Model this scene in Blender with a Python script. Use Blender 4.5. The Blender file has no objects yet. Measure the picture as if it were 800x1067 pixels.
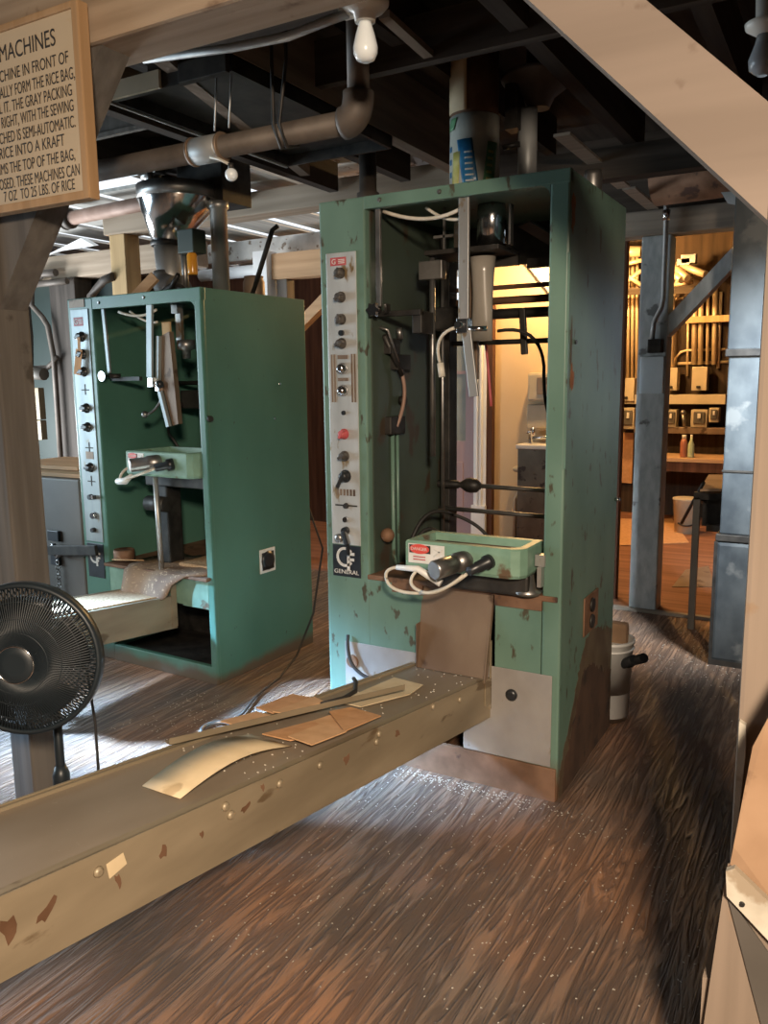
import bpy, bmesh, math, random
from mathutils import Vector, Matrix, Euler
random.seed(7)
S = bpy.context.scene
COL = S.collection
PI = math.pi
# ------------------------------------------------------------------ camera, world, light, exposure
F, YAW, PITCH, ROLL = 852.14, 0.5183, 0.1594, -0.0124
EYE = Vector((0, 0, 1.5))
_f = Vector((-math.sin(YAW)*math.cos(PITCH), math.cos(YAW)*math.cos(PITCH), -math.sin(PITCH)))
_r = Vector((math.cos(YAW), math.sin(YAW), 0)); _u = _r.cross(_f)
CR = math.cos(ROLL)*_r + math.sin(ROLL)*_u
CU = -math.sin(ROLL)*_r + math.cos(ROLL)*_u
cd = bpy.data.cameras.new('camera'); cam = bpy.data.objects.new('camera', cd); COL.objects.link(cam)
cam.matrix_world = Matrix(((CR.x, CU.x, -_f.x, EYE.x), (CR.y, CU.y, -_f.y, EYE.y), (CR.z, CU.z, -_f.z, EYE.z), (0, 0, 0, 1)))
cd.sensor_fit = 'VERTICAL'; cd.sensor_height = 36; cd.lens = F/1067*36; cd.clip_start = 0.05
S.camera = cam
w = bpy.data.worlds.new('world'); S.world = w; w.use_nodes = True
w.node_tree.nodes['Background'].inputs[0].default_value = (0.88, 0.94, 1.0, 1)
w.node_tree.nodes['Background'].inputs[1].default_value = 1.1
S.view_settings.view_transform = 'Standard'; S.view_settings.look = 'None'
S.view_settings.exposure = 0.22; S.view_settings.gamma = 1; S.view_settings.use_curve_mapping = False

def area(name, loc, tgt, sx, sy, power, col):
    l = bpy.data.lights.new(name, 'AREA'); l.shape = 'RECTANGLE'; l.size = sx; l.size_y = sy; l.energy = power; l.color = col
    o = bpy.data.objects.new(name, l); COL.objects.link(o); o.location = loc
    o.rotation_euler = (Vector(tgt)-Vector(loc)).to_track_quat('-Z', 'Y').to_euler(); return o
def point(name, loc, power, col, r=0.05):
    l = bpy.data.lights.new(name, 'POINT'); l.energy = power; l.color = col; l.shadow_soft_size = r
    o = bpy.data.objects.new(name, l); COL.objects.link(o); o.location = loc; return o
area('daylight_left_window', (-6.6, 1.0, 1.5), (-2.4, 2.4, 0.6), 2.2, 1.6, 130, (0.68, 0.87, 1.0))
dp_ = area('floor_patch_fill', (-5.2, 0.9, 2.2), (-2.30, 2.52, 0.0), 0.4, 0.3, 72, (0.36, 0.63, 1.0)); dp_.data.spread = math.radians(22)  # added narrow fill for the bluish floor patch, no window behind it
area('daylight_far_left', (-6.5, 3.4, 0.9), (-4.1, 5.2, 2.7), 1.2, 1.0, 120, (0.92, 0.97, 1.0))
dl = area('daylight_right_opening', (0.30, 3.55, 2.2), (-0.85, 5.2, 0.6), 0.35, 0.35, 36, (0.82, 0.92, 1.0)); dl.data.spread = math.radians(58)
wl = area('warm_lamp_behind', (0.75, -0.9, 2.3), (-0.9, 1.9, 0.0), 0.3, 0.3, 92, (1.0, 0.80, 0.60)); wl.data.spread = math.radians(125)
point('back_room_lamp', (-2.12, 8.2, 2.62), 130, (1.0, 0.56, 0.20), 0.05)
point('washroom_lamp', (-2.2, 6.75, 2.62), 130, (1.0, 0.60, 0.24), 0.05)

# ------------------------------------------------------------------ pixel -> point on a plane (800x1067 frame)
def ray(px, py): return _f + (px-400)/F*CR - (py-533.5)/F*CU
def U(px, py, ax, v):
    d = ray(px, py); i = 'xyz'.index(ax); t = (v-EYE[i])/d[i]; return EYE+d*t

# ------------------------------------------------------------------ materials
MATS = {}
def M(name, c1, c2=None, rough=0.6, metal=0.0, scale=(6, 6, 6), bump=0.0, det=6, c3=None, t3=0.62, s3=(9, 9, 9), zrust=None, lo=0.35, hi=0.65, spec=None, emit=None, es=0):
    m = bpy.data.materials.new(name); m.use_nodes = True; nt = m.node_tree; N = nt.nodes; K = nt.links
    b = N['Principled BSDF']; b.inputs['Roughness'].default_value = rough; b.inputs['Metallic'].default_value = metal
    if spec is not None: b.inputs['Specular IOR Level'].default_value = spec
    if emit: b.inputs['Emission Color'].default_value = (*emit, 1); b.inputs['Emission Strength'].default_value = es
    if c2 is None: b.inputs['Base Color'].default_value = (*c1, 1); MATS[name] = m; return m
    tc = N.new('ShaderNodeTexCoord')
    def noise(sc, d, ofs=0):
        mp = N.new('ShaderNodeMapping'); mp.inputs['Scale'].default_value = sc; mp.inputs['Location'].default_value = (ofs, ofs, ofs)
        K.new(tc.outputs['Object'], mp.inputs[0])
        n = N.new('ShaderNodeTexNoise'); n.inputs['Scale'].default_value = 1; n.inputs['Detail'].default_value = d
        K.new(mp.outputs[0], n.inputs['Vector']); return n
    def ramp(src, a, bb, ca, cb):
        r = N.new('ShaderNodeValToRGB'); r.color_ramp.elements[0].position = a; r.color_ramp.elements[1].position = bb
        r.color_ramp.elements[0].color = (*ca, 1); r.color_ramp.elements[1].color = (*cb, 1); K.new(src, r.inputs[0]); return r
    def mix(fac, a, bb):
        x = N.new('ShaderNodeMix'); x.data_type = 'RGBA'; K.new(fac, x.inputs[0]); K.new(a, x.inputs[6])
        if isinstance(bb, tuple): x.inputs[7].default_value = (*bb, 1)
        else: K.new(bb, x.inputs[7])
        return x.outputs[2]
    n = noise(scale, det); out = ramp(n.outputs['Fac'], lo, hi, c1, c2).outputs[0]
    if c3:
        n3 = noise(s3, 8, 3.3); out = mix(ramp(n3.outputs['Fac'], t3, t3+0.05, (0, 0, 0), (1, 1, 1)).outputs[0], out, c3)
    if zrust:   # corrosion creeping up from the floor: (colour, height, softness)
        sp = N.new('ShaderNodeSeparateXYZ'); K.new(tc.outputs['Object'], sp.inputs[0])
        nz = noise((5, 5, 2.2), 7, 8.1)
        a1 = N.new('ShaderNodeMath'); a1.operation = 'MULTIPLY_ADD'; K.new(nz.outputs['Fac'], a1.inputs[0]); a1.inputs[1].default_value = -zrust[2]*2; K.new(sp.outputs['Z'], a1.inputs[2])
        rr = ramp(a1.outputs[0], 0, 1, (1, 1, 1), (0, 0, 0)); 
        mr = N.new('ShaderNodeMapRange'); mr.inputs[1].default_value = zrust[1]-zrust[2]*1.25; mr.inputs[2].default_value = zrust[1]-zrust[2]*0.6
        mr.inputs[3].default_value = 1; mr.inputs[4].default_value = 0; K.new(a1.outputs[0], mr.inputs[0]); N.remove(rr)
        out = mix(mr.outputs[0], out, zrust[0])
    K.new(out, b.inputs['Base Color'])
    if bump:
        bp = N.new('ShaderNodeBump'); bp.inputs['Strength'].default_value = bump; bp.inputs['Distance'].default_value = 0.01
        K.new(n.outputs['Fac'], bp.inputs['Height']); K.new(bp.outputs[0], b.inputs['Normal'])
    MATS[name] = m; return m
paint = M('green_paint', (0.085, 0.155, 0.12), (0.135, 0.225, 0.178), 0.4, scale=(3, 3, 1.6), bump=0.03, c3=(0.06, 0.055, 0.035), t3=0.63, s3=(24, 24, 12), zrust=((0.10, 0.055, 0.03), 0.11, 0.14))
paint2 = M('green_paint_clean', (0.052, 0.135, 0.10), (0.078, 0.185, 0.14), 0.36, scale=(2, 2, 1.2), bump=0.02, c3=(0.035, 0.045, 0.035), t3=0.70, s3=(26, 26, 16), zrust=((0.10, 0.075, 0.05), 0.05, 0.07))
jawpaint = M('green_casting', (0.14, 0.25, 0.185), (0.20, 0.33, 0.25), 0.45, scale=(12, 12, 12), bump=0.05, c3=(0.12, 0.08, 0.05), t3=0.66)
alu = M('dull_aluminium', (0.36, 0.35, 0.33), (0.5, 0.5, 0.49), 0.42, 0.75, scale=(8, 8, 2), c3=(0.28, 0.20, 0.12), t3=0.63, s3=(16, 16, 10))
panelsteel = M('panel_steel', (0.42, 0.43, 0.42), (0.6, 0.62, 0.62), 0.4, 0.45, scale=(9, 9, 3), c3=(0.27, 0.19, 0.1), t3=0.62, s3=(22, 22, 9))
steel = M('worn_steel', (0.22, 0.21, 0.2), (0.36, 0.35, 0.34), 0.38, 0.9, scale=(10, 10, 10))
chrome = M('chrome', (0.6, 0.6, 0.62), (0.75, 0.75, 0.76), 0.16, 1.0, scale=(5, 5, 5))
darksteel = M('dark_greasy_steel', (0.018, 0.017, 0.016), (0.05, 0.045, 0.04), 0.5, 0.5, scale=(14, 14, 14))
rustmetal = M('rusty_metal', (0.12, 0.06, 0.03), (0.22, 0.12, 0.07), 0.7, 0.3, scale=(9, 9, 9), c3=(0.06, 0.03, 0.02), t3=0.6)
brownplate = M('stained_plate', (0.16, 0.105, 0.07), (0.23, 0.165, 0.115), 0.5, 0.35, scale=(5, 5, 3), c3=(0.09, 0.055, 0.035), t3=0.62)
beltmetal = M('conveyor_bed_metal', (0.225, 0.18, 0.13), (0.29, 0.235, 0.175), 0.45, 0.1, scale=(5, 2, 5), c3=(0.30, 0.25, 0.19), t3=0.70, s3=(50, 50, 50))
sidemetal = M('conveyor_side_metal', (0.225, 0.18, 0.118), (0.33, 0.268, 0.18), 0.45, 0.25, scale=(6, 2, 9), c3=(0.15, 0.105, 0.06), t3=0.64, s3=(7, 5, 16))
knobm = M('worn_black_knob', (0.03, 0.026, 0.022), (0.09, 0.08, 0.07), 0.45, scale=(60, 60, 60))
black = M('black_plastic', (0.012, 0.014, 0.016), (0.02, 0.022, 0.025), 0.35, scale=(4, 4, 4))
fanblack = M('fan_plastic', (0.012, 0.018, 0.023), (0.018, 0.026, 0.033), 0.4, scale=(3, 3, 3))
rubber = M('rubber', (0.012, 0.011, 0.01), (0.025, 0.022, 0.02), 0.6, scale=(8, 8, 8))
white = M('white_plastic', (0.68, 0.68, 0.66), (0.78, 0.78, 0.76), 0.4, scale=(5, 5, 5))
cablewhite = M('white_cable', (0.5, 0.46, 0.38), (0.62, 0.58, 0.5), 0.5, scale=(20, 20, 20))
red = M('red_enamel', (0.55, 0.06, 0.05), (0.65, 0.08, 0.06), 0.4, scale=(8, 8, 8))
redbadge = M('faded_red', (0.38, 0.06, 0.07), (0.48, 0.1, 0.1), 0.5, scale=(20, 20, 20))
navy = M('nameplate_navy', (0.012, 0.016, 0.022), (0.022, 0.028, 0.036), 0.35, scale=(20, 20, 20))
labelw = M('label_white', (0.6, 0.58, 0.54), (0.7, 0.68, 0.64), 0.5, scale=(20, 20, 20))
silverink = M('silver_ink', (0.5, 0.49, 0.46), (0.62, 0.61, 0.58), 0.4, scale=(30, 30, 30))
ink = M('black_ink', (0.02, 0.018, 0.016), (0.035, 0.03, 0.026), 0.6, scale=(30, 30, 30))
def wood(name, c1, c2, axis='z', rough=0.75, bump=0.25, c3=None, t3=0.64, f=1.0):
    sc = {'x': (1.2*f, 22*f, 22*f), 'y': (22*f, 1.2*f, 22*f), 'z': (22*f, 22*f, 1.2*f)}[axis]
    return M(name, c1, c2, rough, 0, scale=sc, bump=bump, det=8, c3=c3, t3=t3, s3=(6, 6, 6), spec=0.25)
tanpost = wood('grey_brown_timber', (0.095, 0.083, 0.072), (0.15, 0.132, 0.115), 'z', c3=(0.065, 0.055, 0.046))
dustybeam = wood('dusty_tan_beam', (0.26, 0.20, 0.145), (0.36, 0.285, 0.215), 'x')
tanbeam = wood('tan_beam_timber', (0.30, 0.22, 0.15), (0.42, 0.32, 0.23), 'x', c3=(0.20, 0.13, 0.085), t3=0.6)
bracew = wood('pale_brace_timber', (0.20, 0.157, 0.126), (0.262, 0.208, 0.17), 'x', c3=(0.15, 0.108, 0.08), t3=0.6, f=0.35, bump=0.12)
rightpostw = wood('pale_post_timber', (0.19, 0.148, 0.113), (0.27, 0.21, 0.163), 'z', c3=(0.25, 0.17, 0.11), t3=0.66, f=0.6)
greybeam = wood('grey_beam_timber', (0.20, 0.17, 0.14), (0.30, 0.26, 0.21), 'x')
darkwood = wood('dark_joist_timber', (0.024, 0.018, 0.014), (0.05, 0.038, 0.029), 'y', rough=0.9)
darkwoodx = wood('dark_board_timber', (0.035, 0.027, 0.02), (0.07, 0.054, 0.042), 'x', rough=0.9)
lit_joist = wood('bounce_lit_joist_timber', (0.15, 0.115, 0.085), (0.24, 0.185, 0.14), 'y', rough=0.9)  # lighter than the other joists: bounce light from below raised into the colour
yellowood = wood('yellow_pine', (0.42, 0.28, 0.14), (0.55, 0.38, 0.2), 'z')
orangewood = wood('orange_pine', (0.40, 0.25, 0.14), (0.52, 0.34, 0.2), 'x')
redwood = wood('red_brown_boards', (0.06, 0.026, 0.015), (0.11, 0.05, 0.03), 'z')
greywood = wood('weathered_grey_boards', (0.36, 0.35, 0.33), (0.5, 0.49, 0.46), 'y')
whitewash = M('flaking_whitewash', (0.45, 0.44, 0.42), (0.66, 0.65, 0.62), 0.85, scale=(7, 7, 7), c3=(0.22, 0.17, 0.13), t3=0.58, s3=(16, 16, 16))
bluegrey = M('blue_grey_post_paint', (0.32, 0.36, 0.37), (0.44, 0.48, 0.49), 0.6, scale=(30, 30, 11), bump=0.25, c3=(0.14, 0.15, 0.15), t3=0.64)
ductm = M('blued_sheet_metal', (0.03, 0.037, 0.043), (0.07, 0.08, 0.085), 0.5, 0.3, scale=(7, 7, 5), det=9, c3=(0.10, 0.105, 0.105), t3=0.60, s3=(5, 5, 5))
cream = M('cream_wall_paint', (0.60, 0.44, 0.255), (0.66, 0.50, 0.30), 0.6, scale=(2, 2, 1))
mauve = M('mauve_door_paint', (0.28, 0.20, 0.22), (0.34, 0.25, 0.27), 0.5, scale=(3, 3, 1))
trimw = M('white_trim_paint', (0.68, 0.70, 0.72), (0.76, 0.78, 0.79), 0.45, scale=(4, 4, 4))
tealwall = M('dark_teal_wall', (0.008, 0.018, 0.016), (0.014, 0.026, 0.023), 0.6, scale=(3, 3, 2))
greycab = M('grey_enamel', (0.078, 0.07, 0.06), (0.11, 0.098, 0.085), 0.55, scale=(3, 3, 3))
beige = M('beige_enamel', (0.40, 0.34, 0.24), (0.48, 0.41, 0.30), 0.5, scale=(6, 6, 6))
card = M('kraft_card', (0.46, 0.24, 0.105), (0.55, 0.30, 0.145), 0.8, scale=(30, 30, 30))
card2 = M('pale_kraft_card', (0.50, 0.29, 0.14), (0.60, 0.36, 0.19), 0.8, scale=(20, 20, 20))
paper = M('manila_sheet', (0.56, 0.44, 0.27), (0.66, 0.53, 0.34), 0.7, scale=(10, 10, 10), c3=(0.42, 0.32, 0.19), t3=0.66)
darkcard = M('brown_cardboard', (0.25, 0.15, 0.085), (0.36, 0.23, 0.14), 0.85, scale=(5, 5, 5), c3=(0.16, 0.09, 0.05), t3=0.62)
signm = M('sign_board_cream', (0.50, 0.395, 0.27), (0.56, 0.45, 0.315), 0.55, scale=(3, 3, 3), c3=(0.5, 0.37, 0.23), t3=0.68)
signedge = wood('sign_edge_wood', (0.36, 0.22, 0.11), (0.45, 0.29, 0.16), 'z')
pipem = M('dusty_pipe', (0.075, 0.06, 0.05), (0.13, 0.107, 0.09), 0.6, 0.3, scale=(8, 8, 8))
greypipe = M('galvanised_pipe', (0.30, 0.31, 0.31), (0.42, 0.43, 0.43), 0.5, 0.5, scale=(8, 8, 8))
copper = M('painted_red_pipe', (0.25, 0.15, 0.11), (0.36, 0.24, 0.19), 0.6, 0.2, scale=(8, 8, 8))
conduitw = M('conduit_cream', (0.50, 0.38, 0.24), (0.60, 0.48, 0.32), 0.45, 0.3, scale=(8, 8, 8))
bulbm = M('frosted_bulb_glass', (0.72, 0.78, 0.82), (0.78, 0.84, 0.87), 0.25, scale=(3, 3, 3), spec=0.6)
bulbdark = M('grey_bulb_glass', (0.22, 0.24, 0.26), (0.28, 0.30, 0.32), 0.15, scale=(3, 3, 3))
porcelain = M('porcelain', (0.62, 0.60, 0.55), (0.70, 0.68, 0.63), 0.3, scale=(4, 4, 4))
dust = M('sawdust', (0.36, 0.22, 0.11), (0.52, 0.35, 0.2), 0.95, scale=(90, 90, 90), bump=0.6)
glasspane = M('dusty_pane', (0.20, 0.23, 0.22), (0.28, 0.31, 0.29), 0.15, scale=(3, 3, 3))
amber = M('amber_resin', (0.62, 0.25, 0.02), (0.72, 0.33, 0.05), 0.2, scale=(5, 5, 5))
bottle_r = M('red_brown_bottle', (0.30, 0.11, 0.07), (0.36, 0.14, 0.09), 0.3, scale=(5, 5, 5))
bottle_g = M('pale_green_bottle', (0.34, 0.42, 0.28), (0.42, 0.5, 0.34), 0.3, scale=(5, 5, 5))
palegrit = M('pale_paint_strip', (0.42, 0.38, 0.31), (0.56, 0.52, 0.43), 0.7, scale=(14, 14, 14), c3=(0.3, 0.24, 0.17), t3=0.6)
plastic = M('clear_dusty_plastic', (0.4, 0.42, 0.42), (0.55, 0.57, 0.57), 0.2, scale=(14, 14, 14), bump=0.5)
filmm = M('bag_film', (0.20, 0.18, 0.15), (0.32, 0.29, 0.25), 0.25, scale=(5, 5, 3))

grimy_shaded = M('greasy_shaded_green_paint', (0.032, 0.042, 0.031), (0.055, 0.075, 0.056), 0.45, scale=(3, 3, 1.5), c3=(0.05, 0.035, 0.022), t3=0.6, s3=(7, 7, 4))  # darkened: interior shade put into the colour along with the grease
sheetbrown = M('sawdust_stained_sheet', (0.13, 0.075, 0.045), (0.30, 0.20, 0.12), 0.8, scale=(4, 4, 4), c3=(0.40, 0.27, 0.16), t3=0.58, s3=(60, 60, 60))
def floor_material():
    m = bpy.data.materials.new('worn_plank_floor'); m.use_nodes = True; nt = m.node_tree; N = nt.nodes; K = nt.links
    b = N['Principled BSDF']; tc = N.new('ShaderNodeTexCoord')
    sep = N.new('ShaderNodeSeparateXYZ'); K.new(tc.outputs['Object'], sep.inputs[0])
    def mth(op, a, bb=None, c=None):
        x = N.new('ShaderNodeMath'); x.operation = op
        for i, v in enumerate((a, bb, c)):
            if v is None: continue
            if isinstance(v, (int, float)): x.inputs[i].default_value = v
            else: K.new(v, x.inputs[i])
        return x.outputs[0]
    pl = mth('DIVIDE', sep.outputs[0], 0.145); fl = mth('FLOOR', pl); fr = mth('FRACT', pl)
    off = mth('MULTIPLY', fl, 7.31)
    cmb = N.new('ShaderNodeCombineXYZ'); K.new(mth('MULTIPLY', sep.outputs[0], 24), cmb.inputs[0])
    K.new(mth('ADD', mth('MULTIPLY', sep.outputs[1], 1.7), off), cmb.inputs[1]); K.new(off, cmb.inputs[2])
    n = N.new('ShaderNodeTexNoise'); n.inputs['Scale'].default_value = 1; n.inputs['Detail'].default_value = 7; n.inputs['Distortion'].default_value = 1.4; K.new(cmb.outputs[0], n.inputs['Vector'])
    wv = mth('SINE', mth('MULTIPLY', n.outputs['Fac'], 24))
    grain = mth('MULTIPLY_ADD', wv, 0.5, 0.5)
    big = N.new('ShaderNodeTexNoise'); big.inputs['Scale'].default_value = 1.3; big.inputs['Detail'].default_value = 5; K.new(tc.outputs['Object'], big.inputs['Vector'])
    wn = N.new('ShaderNodeTexWhiteNoise'); wn.noise_dimensions = '1D'; K.new(fl, wn.inputs['W'])
    r1 = N.new('ShaderNodeValToRGB'); e = r1.color_ramp.elements; e[0].position = .12; e[0].color = (0.10, 0.070, 0.052, 1); e[1].position = .85; e[1].color = (0.24, 0.17, 0.122, 1)
    K.new(mth('MULTIPLY_ADD', grain, 0.55, mth('MULTIPLY', n.outputs['Fac'], 0.5)), r1.inputs[0])
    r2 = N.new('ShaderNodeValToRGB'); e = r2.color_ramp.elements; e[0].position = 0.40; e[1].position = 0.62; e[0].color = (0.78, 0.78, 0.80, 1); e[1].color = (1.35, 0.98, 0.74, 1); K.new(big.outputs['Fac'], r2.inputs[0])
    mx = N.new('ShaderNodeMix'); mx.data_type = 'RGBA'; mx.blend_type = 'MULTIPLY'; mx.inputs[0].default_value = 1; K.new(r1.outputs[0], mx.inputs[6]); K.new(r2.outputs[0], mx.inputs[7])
    # plank tone + gaps
    tone = mth('MULTIPLY_ADD', wn.outputs[0], 0.35, 0.8)
    gap = mth('GREATER_THAN', mth('MINIMUM', fr, mth('SUBTRACT', 1.0, fr)), 0.018)
    sc = N.new('ShaderNodeMix'); sc.data_type = 'RGBA'; sc.blend_type = 'MULTIPLY'; sc.inputs[0].default_value = 1
    cc = N.new('ShaderNodeCombineColor'); v = mth('MULTIPLY', tone, mth('MULTIPLY_ADD', gap, 0.4, 0.6))
    for i in range(3): K.new(v, cc.inputs[i])
    K.new(mx.outputs[2], sc.inputs[6]); K.new(cc.outputs[0], sc.inputs[7])
    K.new(sc.outputs[2], b.inputs['Base Color'])
    rr = N.new('ShaderNodeMapRange'); K.new(grain, rr.inputs[0]); rr.inputs[3].default_value = 0.72; rr.inputs[4].default_value = 0.47; K.new(rr.outputs[0], b.inputs['Roughness'])
    bp = N.new('ShaderNodeBump'); bp.inputs['Strength'].default_value = 0.8; bp.inputs['Distance'].default_value = 0.009
    K.new(mth('MULTIPLY', grain, gap), bp.inputs['Height']); K.new(bp.outputs[0], b.inputs['Normal'])
    return m
floorm = floor_material()
def printed_film():
    m = bpy.data.materials.new('printed_bag_film'); m.use_nodes = True; nt = m.node_tree; N = nt.nodes; K = nt.links
    b = N['Principled BSDF']; b.inputs['Roughness'].default_value = 0.3; tc = N.new('ShaderNodeTexCoord')
    n = N.new('ShaderNodeTexNoise'); n.inputs['Scale'].default_value = 9; n.inputs['Detail'].default_value = 3; K.new(tc.outputs['Object'], n.inputs['Vector'])
    r = N.new('ShaderNodeValToRGB'); e = r.color_ramp.elements
    e[0].position = 0.3; e[0].color = (0.42, 0.44, 0.40, 1); e[1].position = 0.7; e[1].color = (0.62, 0.62, 0.54, 1); K.new(n.outputs['Fac'], r.inputs[0]); K.new(r.outputs[0], b.inputs['Base Color'])
    return m
printm = printed_film()

# ------------------------------------------------------------------ mesh helpers
class MB:
    def __init__(s): s.b = bmesh.new()
    def _new(s, vs, fs):
        V = [s.b.verts.new(v) for v in vs]; o = []
        for f in fs:
            try: o.append(s.b.faces.new([V[i] for i in f]))
            except ValueError: pass
        return V
    def _box(s, pts, bev=0):
        V = s._new(pts, [(0, 3, 2, 1), (4, 5, 6, 7), (0, 1, 5, 4), (1, 2, 6, 5), (2, 3, 7, 6), (3, 0, 4, 7)])
        if bev:
            es = list({e for v in V for e in v.link_edges})
            bmesh.ops.bevel(s.b, geom=es, offset=bev, segments=2, affect='EDGES', profile=0.6)
        return s
    def box(s, x0, x1, y0, y1, z0, z1, bev=0):
        return s._box([(x0, y0, z0), (x1, y0, z0), (x1, y1, z0), (x0, y1, z0), (x0, y0, z1), (x1, y0, z1), (x1, y1, z1), (x0, y1, z1)], bev)
    def bar(s, p0, p1, w, h, up=(0, 0, 1), bev=0):   # oriented box: w across, h along up
        p0 = Vector(p0); p1 = Vector(p1); d = (p1-p0).normalized(); up = Vector(up)
        a = d.cross(up).normalized()*w/2; c = a.cross(d).normalized()*h/2
        return s._box([p0-a-c, p0+a-c, p1+a-c, p1-a-c, p0-a+c, p0+a+c, p1+a+c, p1-a+c], bev)
    def tube(s, pts, r, n=10):
        pts = [Vector(p) for p in pts]; rs = r if isinstance(r, (list, tuple)) else [r]*len(pts)
        rings = []; ref = None
        for i, p in enumerate(pts):
            t = (pts[min(i+1, len(pts)-1)]-pts[max(i-1, 0)]).normalized()
            if ref is None: ref = t.orthogonal().normalized()
            ref = (ref-t*ref.dot(t)); ref = ref.normalized() if ref.length > 1e-6 else t.orthogonal().normalized()
            q = t.cross(ref)
            rings.append([s.b.verts.new(p+(ref*math.cos(2*PI*k/n)+q*math.sin(2*PI*k/n))*rs[i]) for k in range(n)])
        for a, c in zip(rings, rings[1:]):
            for k in range(n):
                f = s.b.faces.new((a[k], a[(k+1) % n], c[(k+1) % n], c[k])); f.smooth = True
        s.b.faces.new(rings[0][::-1]); s.b.faces.new(rings[-1]); return s
    def lathe(s, prof, c, axis=(0, 0, 1), n=24, closed=False):
        ax = Vector(axis).normalized(); a = ax.orthogonal().normalized(); q = ax.cross(a); c = Vector(c); rings = []
        for r, z in prof:
            rings.append([s.b.verts.new(c+ax*z+(a*math.cos(2*PI*k/n)+q*math.sin(2*PI*k/n))*max(r, 1e-4)) for k in range(n)])
        prs = list(zip(rings, rings[1:]))
        if closed: prs.append((rings[-1], rings[0]))
        for u, v in prs:
            for k in range(n):
                f = s.b.faces.new((u[k], u[(k+1) % n], v[(k+1) % n], v[k])); f.smooth = True
        if not closed:
            s.b.faces.new(rings[0][::-1]); s.b.faces.new(rings[-1])
        return s
    def cyl(s, p0, p1, r, n=16): 
        p0 = Vector(p0); p1 = Vector(p1); L = (p1-p0).length
        return s.lathe([(r, 0), (r, L)], p0, p1-p0, n)
    def prism(s, poly, off):      # 3D planar polygon pushed along off
        off = Vector(off); n = len(poly); P = [Vector(p) for p in poly]
        V = [s.b.verts.new(p) for p in P]+[s.b.verts.new(p+off) for p in P]
        s.b.faces.new(V[:n][::-1]); s.b.faces.new(V[n:])
        for i in range(n): s.b.faces.new((V[i], V[(i+1) % n], V[n+(i+1) % n], V[n+i]))
        return s
    def torus(s, c, axis, R, r, n=48, m=8):
        ax = Vector(axis).normalized(); a = ax.orthogonal().normalized(); q = ax.cross(a); c = Vector(c); rg = []
        for i in range(n):
            d = a*math.cos(2*PI*i/n)+q*math.sin(2*PI*i/n)
            rg.append([s.b.verts.new(c+d*(R+r*math.cos(2*PI*k/m))+ax*r*math.sin(2*PI*k/m)) for k in range(m)])
        for i in range(n):
            for k in range(m):
                f = s.b.faces.new((rg[i][k], rg[(i+1) % n][k], rg[(i+1) % n][(k+1) % m], rg[i][(k+1) % m])); f.smooth = True
        return s
    def ball(s, c, r, sz=1.0):
        g = bmesh.ops.create_uvsphere(s.b, u_segments=16, v_segments=10, radius=r)
        for v in g['verts']: v.co = Vector((v.co.x, v.co.y, v.co.z*sz))+Vector(c)
        for f in {f for v in g['verts'] for f in v.link_faces}: f.smooth = True
        return s
    def text(s, string, mat4, width=None, height=0.03, depth=0.0015, align='LEFT'):
        cu = bpy.data.curves.new('t', 'FONT'); cu.body = string; cu.size = 1; cu.extrude = 0
        o = bpy.data.objects.new('t', cu); COL.objects.link(o)
        me = bpy.data.meshes.new_from_object(o.evaluated_get(bpy.context.evaluated_depsgraph_get()))
        xs = [v.co.x for v in me.vertices]; ys = [v.co.y for v in me.vertices]
        x0, x1, y1 = min(xs), max(xs), 0.7
        sx = width/(x1-x0) if width else height/y1; sy = height/y1
        for v in me.vertices: v.co = Vector(((v.co.x-x0)*sx, v.co.y*sy, v.co.z))
        k = len(s.b.verts); s.b.from_mesh(me); s.b.verts.ensure_lookup_table()
        nv = s.b.verts[k:]; fs = list({f for v in nv for f in v.link_faces})
        for v in nv: v.co = mat4 @ v.co
        if depth:
            ex = bmesh.ops.extrude_face_region(s.b, geom=fs)
            dz = (mat4.to_3x3() @ Vector((0, 0, 1))).normalized()*depth
            for v in [g for g in ex['geom'] if isinstance(g, bmesh.types.BMVert)]: v.co += dz
        bpy.data.objects.remove(o); bpy.data.curves.remove(cu); bpy.data.meshes.remove(me)
        return s
def link(name, mb, mat, parent=None, origin=None, smooth=None):
    bm = mb.b
    bmesh.ops.recalc_face_normals(bm, faces=bm.faces)
    if parent is None and origin is None:
        xs = [v.co.x for v in bm.verts]; ys = [v.co.y for v in bm.verts]; zs = [v.co.z for v in bm.verts]
        origin = Vector(((min(xs)+max(xs))/2, (min(ys)+max(ys))/2, min(zs)))
    sh = Vector(origin) if origin is not None else Vector((0, 0, 0))
    if parent is not None and origin is None:
        p = parent
        while p is not None:
            if p.get('_world'): sh = sh+p.location
            p = p.parent
    if sh.length: bmesh.ops.translate(bm, verts=bm.verts, vec=-sh)
    me = bpy.data.meshes.new(name); bm.to_mesh(me); bm.free(); me.materials.append(mat)
    o = bpy.data.objects.new(name, me); COL.objects.link(o)
    if parent is None: o.location = sh
    else: o.parent = parent
    return o
def tag(o, label, cat, group=None, kind=None):
    o['label'] = label; o['category'] = cat
    if group: o['group'] = group
    if kind: o['kind'] = kind
    return o
def solo(name, mb, mat, label, cat, group=None):
    return tag(link(name, mb, mat), label, cat, group)
def struct(name, mb, mat):
    o = link(name, mb, mat); o['kind'] = 'structure'; return o
ROOTS = []
def thing(name, loc, label, cat, group=None, rz=0, world=True):
    o = bpy.data.objects.new(name, None); COL.objects.link(o); o.location = loc; o.rotation_euler = (0, 0, rz); o.empty_display_size = 0.1
    tag(o, label, cat, group)
    if world: o['_world'] = 1; ROOTS.append(o)
    return o
def face_y(x, y, z): return Matrix(((1, 0, 0, x), (0, 0, -1, y), (0, 1, 0, z), (0, 0, 0, 1)))   # text in XZ, facing -Y

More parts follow.
